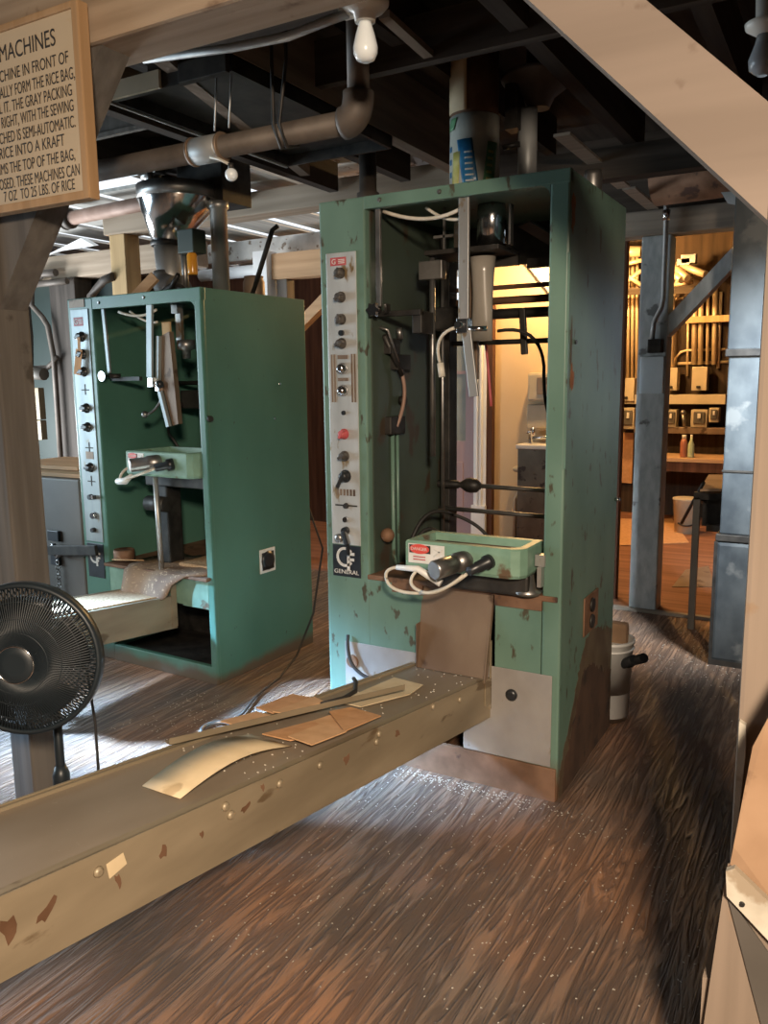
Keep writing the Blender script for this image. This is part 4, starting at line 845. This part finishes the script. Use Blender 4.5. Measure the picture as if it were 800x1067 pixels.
link('holder', MB().lathe([(.062, 2.455), (.062, 2.445), (.05, 2.432), (.03, 2.425), (.026, 2.405)], (-1.15, 1.95, 0)), porcelain, bl_)
link('box', MB().box(-1.22, -1.16, 1.93, 1.97, 2.428, 2.47, .004), porcelain, bl_)
link('bulb', MB().lathe([(.015, 2.415), (.017, 2.40), (.025, 2.375), (.032, 2.345), (.031, 2.33), (.024, 2.316), (.010, 2.309)], (-1.15, 1.95, 0)), bulbm, bl_)
g = U(241, 182, 'y', 2.2)
b2 = thing('light_bulb', (g.x, 2.2, 2.2), 'little round white bulb hanging below the grey pipe coupling', 'light bulb')
link('bulb', MB().ball(g, .021), bulbm, b2); link('cap', MB().tube([g+Vector((0, 0, .018)), g+Vector((0, 0, .035))], .010), darksteel, b2)
link('wire', MB().tube([g+Vector((0, 0, .03)), g+Vector((-.05, 0, .055)), g+Vector((-.11, .03, .075))], .005, 6), cablewhite, b2)
g = U(795, 62, 'y', 2.1)
b3 = thing('light_bulb', (g.x, g.y, g.z), 'grey unlit bulb in a ceramic holder at the top right corner', 'light bulb')
link('bulb', MB().lathe([(.014, .055), (.02, .03), (.031, 0), (.028, -.02), (.01, -.034)], g), bulbdark, b3)
link('holder', MB().lathe([(.018, .05), (.04, .065), (.042, .075), (.02, .085), (.022, .13)], g), porcelain, b3)
link('wire', MB().tube([g+Vector((0, 0, .12)), g+Vector((-.01, 0, .3)), (g.x, g.y, 2.60)], .006, 6), cablewhite, b3)
# reflector hood
hd = thing('lamp_hood', (-2.0, 2.5, 2.45), 'dark flat reflector hood with tan front lip, left of the long pipe hooks', 'lamp hood')
hm = MB().box(-2.27, -1.735, 2.13, 2.15, 2.45, 2.50).box(-2.27, -2.255, 2.15, 3.15, 2.45, 2.50).box(-1.75, -1.735, 2.15, 3.15, 2.45, 2.50).box(-2.27, -1.735, 2.13, 3.15, 2.495, 2.505).box(-2.27, -1.735, 3.14, 3.15, 2.45, 2.5)
link('hood', hm, darksteel, hd)
link('lip', MB().box(-2.272, -2.03, 2.118, 2.13, 2.45, 2.505), beige, hd)
link('lip_edge', MB().box(-2.28, -2.27, 2.12, 3.15, 2.445, 2.455), alu, hd)
link('ballast_box', MB().box(-2.10, -1.74, 2.14, 2.40, 2.505, 2.64, .004), darkwoodx, hd)
link('end_plate', MB().box(-1.93, -1.735, 2.10, 2.12, 2.44, 2.50, .002), darksteel, hd)
hA = U(90, 147, 'y', 2.80); hB = U(172, 127, 'y', 2.80)
solo('hung_board', MB().prism([(hA.x-.3, 2.80, hA.z), (hB.x, 2.80, hB.z), (hB.x, 2.80, 2.775), (hA.x-.3, 2.80, 2.775)], (0, .02, 0)).box(hA.x-.3, hB.x, 2.775, 2.80, hA.z-.008, hA.z+.012), tanpost, 'grey brown board with a pale lower edge hanging behind the reflector hood', 'board')
rp = thing('red_pipe', (-4.6, 3.98, 2.5), 'reddish pipe with an end cap hanging behind the sign, left of the pine post', 'pipe')
a = U(72, 228, 'y', 3.98); b_ = U(150, 211, 'y', 3.98)
link('pipe', MB().tube([a, b_+Vector((.5, 0, .01))], .045, 16), copper, rp)
link('cap', MB().lathe([(.05, -.03), (.066, -.02), (.066, .02), (.05, .03)], a, (1, 0, 0)), pipem, rp)
link('hanger', MB().torus(a+Vector((-.04, 0, 0)), (1, 0, 0), .06, .01, 24, 6).tube([a+Vector((-.04, 0, .06)), (a.x-.04, 3.98, 2.70)], .008), pipem, rp)

# ================================================================== RIGHT SIDE: DUCT, BOARDS, BUCKETS, TABLE
du = thing('sheet_metal_duct', (-0.4, 4.65, 0), 'tall blued sheet metal duct standing beyond the pale post at the right', 'duct')
link('upper_section', MB().box(-.562, -.22, 4.46, 4.80, 1.63, 2.775, .006), ductm, du)
link('middle_section', MB().box(-.552, -.22, 4.455, 4.80, .70, 1.60, .006), ductm, du)
link('base_section', MB().box(-.565, -.20, 4.44, 4.82, .02, .66, .02), ductm, du)
for z in (1.615, .68): link('flange', MB().box(-.568, -.2, 4.44, 4.82, z-.018, z+.018, .004), darksteel, du)
link('base_frame', MB().box(-.57, -.2, 4.435, 4.83, .0, .03).box(-.572, -.555, 4.436, 4.46, .0, .66), darksteel, du)
link('seam', MB().box(-.556, -.22, 4.45, 4.456, 1.02, 1.03), darksteel, du)
def onp(px, py, y): v = U(px, py, 'y', y); return (v.x, y, v.z)
cr = thing('timber_crate', (0.0, 1.45, 0), 'tan plywood crate side with a pale batten at the lower right corner', 'crate')
v1 = onp(757, 905, 1.45); v2 = onp(733, 1067, 1.45); k_ = (v2[0]-v1[0])/(v2[2]-v1[2])
link('front_panel', MB().prism([(v1[0]-k_*v1[2]*1.0, 1.45, 0.0), (v1[0], 1.45, v1[2]), (.06, 1.45, .50), (.30, 1.45, .40), (.30, 1.45, 0)], (0, .02, 0)), rightpostw, cr)
gp = MB().prism([onp(757, 932, 1.444), onp(805, 1000, 1.444), onp(830, 1180, 1.444), onp(796, 1080, 1.444)], (0, .005, 0)); link('grey_panel', gp, greycab, cr)
link('batten', MB().prism([onp(756, 908, 1.43), onp(765, 905, 1.43), onp(830, 968, 1.43), onp(830, 1012, 1.43), onp(757, 934, 1.43)], (0, .014, 0)), palegrit, cr)
link('nail', MB().lathe([(.005, 0), (.004, .004)], onp(773, 942, 1.43), (0, -1, 0), 10), darksteel, cr)
for x in (.28, -.17): link('side_panel', MB().box(x, x+.02, 1.47, 1.64, 0, .4), rightpostw, cr)
kc = MB().prism([onp(764, 882, 1.47), onp(759, 908, 1.47), onp(830, 972, 1.47), onp(830, 700, 1.52), onp(800, 748, 1.52), onp(784, 778, 1.51)], (0.002, .015, 0))
solo('cardboard_sheet', kc, darkcard, 'torn brown cardboard sheet leaning on the pale post above the crate', 'cardboard')
ppx = MB().prism([onp(770, 752, 1.655), onp(777, 756, 1.655), onp(776, 790, 1.655), onp(768, 862, 1.655), onp(764, 868, 1.655)], (0, .016, 0))
solo('bark_strip', ppx, palegrit, 'narrow pale strip peeling off the pale post above the cardboard', 'strip')
bk = thing('white_bucket', (-0.87, 3.56, 0), 'white plastic bucket on the floor behind the front machine, holding black nozzles', 'bucket')
link('body', MB().lathe([(.088, .012), (.09, .0), (.106, .35), (.112, .352), (.112, .365), (.100, .365), (.094, .02)], (-.868, 3.52, .0), n=32), white, bk)
link('rim', MB().lathe([(.107, .32), (.111, .325), (.107, .33)], (-.868, 3.52, 0), n=32), white, bk)
for i, (a, b_, l) in enumerate((((-.88, 3.60, .20), (-.69, 3.40, .335), 'black hose nozzle sticking out of the white bucket, the longer upper one'), ((-.90, 3.57, .18), (-.735, 3.42, .315), 'black hose nozzle sticking out of the white bucket, the shorter lower one'))):
    solo('hose_nozzle', MB().tube([a, Vector(a).lerp(Vector(b_), .6), Vector(a).lerp(Vector(b_), .62), b_], [.026, .026, .021, .021], 14), black, l, 'nozzle', 'hose nozzles in the bucket')
solo('paper_bag', MB().box(-.90, -.80, 3.56, 3.62, .25, .42, .02), darkcard, 'crumpled brown paper poking out of the white bucket', 'paper')
# ring and cord on the floor
solo('metal_ring', MB().torus((-2.30, 2.56, .012), (0, 0, 1), .075, .009, 36, 8), steel, 'open metal ring on the floor left of the conveyor', 'ring')
co = arc((-2.05, 3.84, .55), (-2.02, 3.6, .05), (-2.15, 3.35, .012))[0:]; 
pts = [(-2.66, 3.80, .78), (-2.60, 3.84, .55), (-2.58, 3.7, .2), (-2.56, 3.5, .012), (-2.45, 3.2, .01), (-2.40, 2.95, .01), (-2.32, 2.75, .01), (-2.30, 2.62, .01)]
solo('extension_lead', MB().tube(pts, .006, 8), rubber, 'thin black cord trailing from the rear machine across the floor', 'cord')
# grey cabinet at left
gc = thing('grey_cabinet', (-4.0, 3.2, 0), 'plain grey metal cabinet between the timber post and the rear machine', 'cabinet')
link('body', MB().box(-4.7, -3.68, 3.06, 3.7, 0, .98, .01), greycab, gc)
link('hasp', MB().box(-3.95, -3.86, 3.04, 3.06, .62, .68, .003).box(-3.94, -3.87, 3.04, 3.06, .48, .55, .003), navy, gc)
link('padlock', MB().bar((-3.90, 3.03, .60), (-3.84, 3.02, .54), .03, .03, (0, 1, 0), .004), chrome, gc)
ch_ = MB()
for i in range(9): ch_.torus((-3.875, 3.035, .50-.028*i), (1, 0, 0) if i % 2 else (0, 1, 0), .013, .003, 14, 5)
link('chain', ch_, steel, gc)
link('lock_bar', MB().bar((-3.93, 2.99, .575), (-3.47, 2.97, .62), .02, .055, (0, 0, 1), .003), darksteel, gc)
for i, (x0, x1, y0, z, l) in enumerate(((-4.6, -3.70, 3.10, .982, 'lower tan board lying on the grey cabinet'), (-4.5, -3.85, 3.2, 1.008, 'upper tan board lying on the grey cabinet'))):
    solo('tan_board', MB().box(x0, x1, y0, y0+.45, z, z+.022, .002), orangewood, l, 'board')

# ================================================================== REAR ROOM (right) AND WASHROOM (through the front machine)
def V2(px, py, y): v = U(px, py, 'y', y); return Vector((v.x, y, v.z))
def pbox(px0, px1, py0, py1, y, d, bev=0.006):
    a = V2(px0, py1, y); b_ = V2(px1, py0, y); return MB().box(a.x, b_.x, y, y+d, a.z, b_.z, bev)
def cond(name, pts, y, r, mat, label, group=None):
    return solo(name, MB().tube([V2(a, b_, y) for a, b_ in pts], r, 10), mat, label, 'conduit', group)
for px in (654, 658.5, 663): cond('conduit', [(px+.8, 258), (px, 395)], 9.12, .018, conduitw, 'cream conduit running up the rear wall left of the blue-grey post', 'conduits left of the blue-grey post')
cond('fat_pipe', [(640, 262), (668, 262)], 8.95, .055, conduitw, 'fat cream pipe end high at the rear, left of the blue-grey post')
for i, (a, b_) in enumerate((((648, 276), (670, 271)), ((648, 284), (668, 297)), ((650, 296), (668, 282)))): cond('conduit', [a, b_], 8.9, .022, conduitw, ('topmost', 'downward slanting', 'upward slanting')[i]+' of three crossing conduits left of the blue-grey post')
solo('rail', MB().bar(V2(640, 304, 8.85), V2(725, 302, 8.85), .03, .07), darkwoodx, 'dark rail crossing the rear wall behind the blue-grey post', 'rail')
cond('conduit', [(704, 300), (701, 314), (700, 383)], 9.1, .018, conduitw, 'cream conduit just right of the blue-grey post, dropping to a box')
cond('conduit', [(717, 325), (716, 392)], 9.18, .014, conduitw, 'thin conduit left of the wide pale pipes')
for px in (723, 729.5, 736.7, 744): cond('wall_pipe', [(px+1, 300), (px, 380)], 9.13, .026 if px != 736.7 else .016, conduitw, 'wide pale pipe on the rear wall behind the wooden crossbar', 'wide pale pipes on the rear wall')
solo('crossbar', pbox(714, 770, 327.5, 337, 9.04, .05), yellowood, 'wooden crossbar over the wide pale pipes on the rear wall', 'crossbar')
cond('conduit', [(751, 304), (748, 384)], 9.17, .018, conduitw, 'pale conduit right of the wide pipes, nearest the duct')
cond('conduit', [(703, 383), (704, 373), (709, 367), (716, 365), (760, 364)], 9.18, .014, conduitw, 'conduit bending in a quarter circle and running right to the duct')
cond('conduit', [(706, 379), (760, 377)], 9.18, .016, conduitw, 'short level conduit under the quarter-circle one')
cond('conduit', [(698, 312), (712, 311)], 9.185, .016, conduitw, 'short level conduit crossing the one beside the post')
cond('conduit', [(703, 299), (706, 292), (714, 288), (722, 288)], 8.9, .02, conduitw, 'bent conduit under the ceiling clutter at the rear')
cond('conduit', [(702, 297), (722, 294)], 8.85, .02, conduitw, 'level conduit under the bent one at the rear ceiling')
for i, (a, b_) in enumerate((((700, 276), (716, 290)), ((706, 275), (735, 286)), ((698, 282), (710, 292)))): solo('pipe_offcut', MB().tube([V2(*a, 8.9), V2(*b_, 8.7)], .035, 10), conduitw, ('middle', 'right and longest', 'lower left')[i]+' of three slanted pipe lengths stacked high at the rear', 'pipe')
solo('pipe_valve', pbox(709, 725, 264, 275, 8.8, .1).box(-1.62, -1.5, 8.8, 8.9, 2.60, 2.66), steel, 'steel valve block high at the rear behind the grey brace', 'valve')
def ebox(px0, px1, py0, py1, label, face=None):
    t = thing('electrical_box', (V2((px0+px1)/2, py1, 9.0)), label, 'electrical box')
    link('body', pbox(px0, px1, py0, py1, 8.99, .15), beige, t)
    if face == 'plate':
        w_ = px1-px0; h_ = py1-py0
        link('cover', pbox(px0+w_*.16, px1-w_*.16, py0+h_*.12, py1-h_*.2, 8.97, .02), greycab, t); link('switch', pbox(px0+w_*.4, px1-w_*.4, py0+h_*.22, py1-h_*.5, 8.955, .015, .002), labelw, t)
    else:
        link('latch', pbox(px0+(px1-px0)*.3, px0+(px1-px0)*.55, py1-(py1-py0)*.2, py1-(py1-py0)*.1, 8.975, .015, .002), darksteel, t)
ebox(693, 706, 383, 407, 'beige electrical box close right of the blue-grey post')
ebox(720, 737, 382, 407, 'larger beige electrical box under the wide pale pipes')
ebox(692, 705, 427, 445, 'square switch box nearest the blue-grey post', 'plate')
ebox(719, 737, 427, 445, 'square switch box in the middle above the two bottles', 'plate')
ebox(738, 749, 425, 440, 'small switch box next to the duct above the bench', 'plate')
ebox(645, 661, 394, 418, 'pale electrical box left of the blue-grey post under the conduits')
ebox(647, 661, 425, 447, 'square switch box left of the blue-grey post', 'plate')
solo('pull_lamp', MB().ball(V2(711.5, 430, 8.98), .03).tube([V2(711.5, 432, 8.98), V2(713, 444, 8.98)], .02), steel, 'little round fitting between the square switch boxes', 'fitting')
solo('wall_board', pbox(640, 756, 411, 421, 9.02, .17), beige, 'pale board along the rear wall between the box rows', 'board')
solo('wall_board', pbox(660, 756, 446, 451, 9.0, .19), brownplate, 'thin dark board under the square switch boxes', 'board')
solo('kraft_board', pbox(644, 660, 451, 503, 9.16, .03, .001), card, 'tall kraft card panel standing left of the blue-grey post', 'card panel')
wb = thing('workbench', V2(720, 540, 8.7), 'dark workbench at the rear wall with two bottles on it', 'workbench')
a = V2(670, 478, 8.55); b_ = V2(765, 473, 8.55)
link('top', MB().box(a.x, b_.x, 8.55, 9.19, a.z-.02, a.z+.015), orangewood, wb)
link('apron', MB().box(a.x, b_.x, 8.56, 8.60, a.z-.12, a.z-.02), redwood, wb)
for x in (a.x+.05, b_.x-.05): link('leg', MB().box(x-.04, x+.04, 8.6, 8.68, .012, a.z-.02), redwood, wb)
zt = a.z+.015
o = thing('spray_bottle', (V2(711.5, 475, 8.7).x, 8.72, zt), 'red brown bottle with a pale cap on the rear workbench', 'bottle')
link('body', MB().lathe([(.034, zt), (.036, zt+.01), (.036, zt+.15), (.02, zt+.19)], (o.location.x, 8.72, 0)), bottle_r, o); link('cap', MB().lathe([(.022, zt+.185), (.022, zt+.225)], (o.location.x, 8.72, 0)), labelw, o)
o = thing('spray_bottle', (V2(719.5, 475, 8.7).x, 8.70, zt), 'pale green bottle with a nozzle on the rear workbench', 'bottle')
link('body', MB().lathe([(.03, zt), (.032, zt+.01), (.032, zt+.13), (.014, zt+.17), (.012, zt+.21)], (o.location.x, 8.70, 0)), bottle_g, o); link('nozzle', MB().lathe([(.012, zt+.2), (.012, zt+.23)], (o.location.x, 8.70, 0)), labelw, o)
tb = thing('stand', (-.68, 5.1, 0), 'grey angle iron stand with an orange board sloping on top, next to the duct', 'stand')
link('leg', MB().box(-.775, -.738, 5.03, 5.066, 0, .80), greycab, tb); link('leg', MB().box(-.66, -.635, 5.36, 5.40, 0, .66), darksteel, tb); link('leg', MB().box(-.30, -.265, 5.03, 5.066, 0, .80), greycab, tb)
link('rail', MB().box(-.775, -.265, 5.03, 5.07, .79, .83), darksteel, tb); link('rail', MB().box(-.70, -.265, 5.05, 5.09, .60, .64), greycab, tb); link('panel', MB().box(-.735, -.30, 5.12, 5.14, .62, .80), darksteel, tb); link('cross_rail', MB().bar((-.755, 5.05, .80), (-.65, 5.38, .66), .03, .03), darksteel, tb)
link('top_board', MB().prism([V2(729, 512, 5.04), V2(738, 497, 5.3), V2(775, 497, 5.3), V2(775, 512, 5.04)], (0, .0, .015)), orangewood, tb)
solo('dark_rod', MB().tube([V2(733, 503, 5.0), V2(710, 545, 5.4)], .010), darksteel, 'thin dark rod slanting off the grey stand over the rear bucket', 'rod')
rb = thing('white_bucket', (-1.325, 8.2, 0), 'dirty cream bucket on the floor under the rear workbench', 'bucket')
bx = V2(714.5, 540, 8.2).x
link('body', MB().lathe([(.10, .012), (.125, .33), (.13, .335), (.13, .35), (.12, .35)], (bx, 8.2, 0), n=28), beige, rb)
link('handle', MB().tube(arc((bx-.05, 8.08, .12), (bx+.03, 8.04, .08), (bx+.11, 8.12, .12)), .008), darksteel, rb)
fcx = [U(x, y, 'z', .014) for x, y in ((640, 541), (700, 541), (718, 566), (640, 569))]
solo('floor_card', MB().prism(fcx, (0, 0, .006)), card, 'flattened kraft card lying on the rear floor behind the blue-grey post', 'cardboard')
solo('floor_plate', MB().prism([U(x, y, 'z', .013) for x, y in ((714, 594), (738, 590), (745, 612), (700, 612))], (0, 0, .004)), brownplate, 'flat brown plate let into the rear floor by the stand', 'plate')
solo('door_sill', MB().box(-2.2, .5, 5.26, 5.30, 0, .02), greybeam, 'pale worn sill where the front floor meets the orange floor', 'sill')
# fittings on the blue-grey post
solo('metal_plate', MB().box(-1.165, -1.022, 5.27, 5.288, 1.40, 1.625, .003), M('blue_white_plate', (0.55, 0.66, 0.74), (0.66, 0.76, 0.84), 0.4, 0.3, scale=(6, 6, 6)), 'bluish metal plate nailed to the blue-grey post', 'plate')
pc = thing('post_conduit', (-1.05, 5.25, 1.65), 'grey conduit dropping down the blue-grey post into a dark switch box', 'conduit')
link('conduit', MB().tube([V2(694, 190, 5.2), V2(694, 226, 5.2), V2(691, 310, 5.26), V2(689, 320, 5.26), V2(681, 336, 5.26), V2(679, 356, 5.26)], .015), greypipe, pc)
link('fitting', MB().lathe([(.022, 0), (.022, .06)], V2(694, 230, 5.2)), chrome, pc)
link('switch_box', pbox(674, 689, 353, 368, 5.21, .08), darksteel, pc)
# dust blots over the far rear ceiling: pipes and crumpled plastic
solo('pale_sheet', MB().prism([V2(740, 182, 4.9), V2(756, 178, 4.9), V2(768, 195, 4.9), V2(768, 214, 4.9), V2(758, 212, 4.9)], (0.03, .06, 0)), plastic, 'crumpled clear plastic stuffed under the ceiling beside the duct', 'plastic sheet')
solo('round_duct', MB().lathe([(.16, 0), (.16, .7)], (-1.05, 5.0, 2.62), (1, -.1, 0)), rustmetal, 'rusty round duct lying above the dusty beam', 'duct')
# washroom
sk = thing('washroom_sink', (-2.45, 6.95, 0), 'dark boxy sink cabinet with taps, seen through the front machine', 'sink')
sx0 = V2(538, 500, 6.9).x; sx1 = sx0+.46; zt = V2(538, 463, 6.9).z
link('cabinet', MB().box(sx0, sx1, 6.92, 7.19, .012, zt-.04, .006), M('grimy_sink_steel', (0.10, 0.075, 0.05), (0.17, 0.13, 0.09), 0.4, 0.5, scale=(6, 6, 4), c3=(0.05, 0.03, 0.02), t3=0.58), sk)
link('basin_rim', MB().box(sx0-.01, sx1, 6.89, 7.19, zt-.04, zt, .01), porcelain, sk)
fz = MB().tube(arc((sx0+.07, 7.1, zt), (sx0+.05, 7.1, zt+.16), (sx0+.12, 6.98, zt+.14))+[Vector((sx0+.13, 6.96, zt+.08))], .014).tube([(sx0+.04, 7.1, zt+.04), (sx0+.28, 7.1, zt+.06)], .016)
link('tap', fz, chrome, sk)
for dx in (.05, .25): link('tap_handle', MB().lathe([(.014, zt), (.014, zt+.08), (.035, zt+.085), (.03, zt+.11)], (sx0+dx, 7.1, 0), n=8), chrome, sk)
link('soap_dish', MB().ball((sx0-.07, 7.12, .68), .05, .6), beige, sk)
tw = thing('towel_dispenser', (V2(558, 418, 7.1).x, 7.15, 1.3), 'beige paper towel dispenser on the cream washroom wall', 'dispenser')
a = V2(550, 418, 7.08); b_ = V2(590, 388, 7.08)
link('body', MB().box(a.x, b_.x, 7.06, 7.195, a.z, b_.z, .02), beige, tw)
link('window', MB().box(a.x+.09, b_.x-.02, 7.05, 7.06, a.z+.06, b_.z-.04, .004), brownplate, tw)
solo('soap_box', MB().box(a.x-.02, a.x+.22, 7.11, 7.195, a.z-.25, a.z-.03, .01), beige, 'small beige holder below the towel dispenser on the cream wall', 'holder')
solo('drain_pipe', MB().tube([(sx0-.10, 7.14, .012), (sx0-.10, 7.14, .40), (sx0-.05, 7.16, .5)], .022), conduitw, 'pale pipe standing at the left of the washroom sink', 'pipe')
solo('diagonal_plank', MB().bar(V2(548, 262, 7.185), V2(580, 302, 7.185), .04, .13), greywood, 'grey plank slanting across the top of the cream wall', 'plank')
# lamps of the two rear rooms
for nm, p, l in (('hanging_bulb', (-2.2, 6.75, 2.62), 'lit bulb hanging in front of the washroom'), ('hanging_bulb', (-2.12, 8.2, 2.62), 'lit bulb hanging over the rear room')):
    t = thing(nm, p, l, 'light bulb')
    link('bulb', MB().ball((p[0], p[1], p[2]+.13), .03), bulbm, t); link('cord', MB().tube([(p[0], p[1], p[2]+.15), (p[0], p[1], 2.98)], .005), rubber, t)
switchtan = M('tan_switch_enamel', (0.16, 0.125, 0.075), (0.2, 0.16, 0.1), 0.5, scale=(9, 9, 9))
# far left wall conduits and switches
def wcond(pts, r, lab, y=4.55, mat=pipem): return solo('conduit', MB().tube([V2(a, b_, y) for a, b_ in pts], r, 8), mat, lab, 'conduit')
wcond([(26, 300), (31, 350), (32, 420)], .028, 'dusty conduit beside the timber post, above the beige switch covers')
wcond([(33, 275), (33, 318), (44, 330), (50, 340), (56, 372), (64, 490)], .022, 'bent conduit running down the broad brown post')
wcond([(32, 384), (50, 383), (60, 372)], .02, 'short conduit elbow joining the dusty pair at far left')
wcond([(30, 297), (70, 293)], .025, 'level dark conduit under the dusty yellow beam')
wcond([(38, 290), (44, 285), (58, 284)], .03, 'short bent conduit against the dusty yellow beam')
wcond([(95, 560), (95, 308), (108, 292), (118, 288)], .03, 'grey bent pipe behind the corner of the rear machine', 4.2)
solo('switch_cover', pbox(29, 39.5, 404, 437, 4.5, .06), switchtan, 'taller beige switch cover at far left', 'switch')
solo('switch_cover', pbox(31.5, 42, 438, 458, 4.5, .06), switchtan, 'shorter beige switch cover below the taller one at far left', 'switch')
solo('pipe_fitting', MB().tube([V2(27, 388, 4.52), V2(46, 390, 4.52)], .05), greycab, 'fat grey conduit fitting above the beige switch covers', 'fitting')
wp_ = MB().tube([(-4.9, 5.5, 2.40), (-3.75, 5.5, 2.40)], .05)
solo('white_pipe', wp_, trimw, 'white pipe under the flaking whitewashed beam', 'pipe')
solo('pale_sheet', MB().prism([V2(44, 268, 4.6), V2(84, 248, 4.6), V2(98, 256, 4.6), V2(60, 262, 4.6)], (0, .05, .01)), trimw, 'white sheet standing in for a bright daylight gap under the lean-to boards behind the sign', 'plastic sheet')  # white sheet added in place of a bright daylight gap

struct('trim_light_block', MB().box(-2.3, 4, 5.42, 5.46, 2.40, 2.98), darkwoodx)  # header added to screen off lamplight on the rear ceiling
# spilled rice on the floor
rc = MB(); rnd = random.Random(3)
def grain(x, y, s_):
    a = rnd.uniform(0, PI); rc.bar((x-math.cos(a)*s_, y-math.sin(a)*s_, .0012), (x+math.cos(a)*s_, y+math.sin(a)*s_, .0012), .0017, .0016)
for i in range(420): grain(rnd.uniform(-1.5, -.25), rnd.uniform(1.5, 2.62), .0022)
for i in range(420): grain(rnd.uniform(-2.75, -1.7), rnd.uniform(1.95, 2.9), .003)
for i in range(260): grain(rnd.gauss(-.62, .14), rnd.gauss(4.5, .35), .0035)
for i in range(260): grain(rnd.gauss(-1.2, .22), 2.64-abs(rnd.gauss(0, .04)), .003)
tag(link('spilled_rice', rc, cablewhite), 'pale rice grains scattered over the plank floor', 'rice', kind='stuff')
rc = MB()
for i in range(110):
    s_ = rnd.uniform(0, 1.4); t_ = rnd.uniform(.02, .30); p = c1(s_*.9, t_, -.003); a = rnd.uniform(0, PI)
    rc.bar((p[0]-math.cos(a)*.0025, p[1], p[2]), (p[0]+math.cos(a)*.0025, p[1]+math.sin(a)*.0025, p[2]), .002, .002)
tag(link('spilled_rice', rc, cablewhite), 'pale rice grains scattered on the long conveyor bed', 'rice', kind='stuff')

struct('wall_light_block', MB().box(-1.74, -1.315, 5.47, 5.54, 0, 2.40), redwood)  # unseen stub added behind the machine to cut rear lamplight to a strip
rustor = M('orange_rust', (0.22, 0.085, 0.035), (0.32, 0.14, 0.06), 0.8, scale=(30, 30, 30)); rustbr = M('brown_rust_stain', (0.075, 0.05, 0.03), (0.12, 0.09, 0.055), 0.6, scale=(14, 14, 8))
rustdark = M('dark_rust', (0.05, 0.026, 0.015), (0.085, 0.045, 0.026), 0.8, scale=(12, 12, 8), c3=(0.03, 0.018, 0.012), t3=0.58)
def blot(cy, cz, ry, rz, seed, mat):
    r_ = random.Random(seed); n = 16; ph = [r_.uniform(.6, 1.15) for _ in range(n)]
    poly = [(W, cy+ry*ph[i]*math.cos(2*PI*i/n), cz+rz*ph[i]*math.sin(2*PI*i/n)) for i in range(n)]
    link('rust_patch', MB().prism(poly, (.0008, 0, 0)), mat, m1)
blot(.035, 2.03, .022, .07, 1, rustor); blot(.06, 1.50, .02, .05, 2, rustor); blot(.045, 1.62, .012, .09, 3, rustbr);

def rust_area(pts, seed, mat, th):
    r_ = random.Random(seed); out = []
    for (a, b_) in zip(pts, pts[1:]+pts[:1]):
        for i in range(9):
            t = i/9; y = a[0]+(b_[0]-a[0])*t; z = a[1]+(b_[1]-a[1])*t
            if z > .02: y += r_.uniform(-.012, .012); z += r_.uniform(-.016, .016)
            out.append((W, max(.004, min(D-.003, y)), max(.003, z)))
    link('rust_patch', MB().prism(out, (th, 0, 0)), mat, m1)
rust_area([(.02, .0), (.03, .12), (.10, .20), (.20, .36), (.30, .50), (.42, .54), (.55, .50), (.72, .44), (.732, .0)], 11, rustbr, .0006)
rust_area([(.06, .0), (.08, .10), (.18, .24), (.30, .40), (.45, .38), (.60, .30), (.72, .26), (.732, .0)], 12, rustdark, .0010)
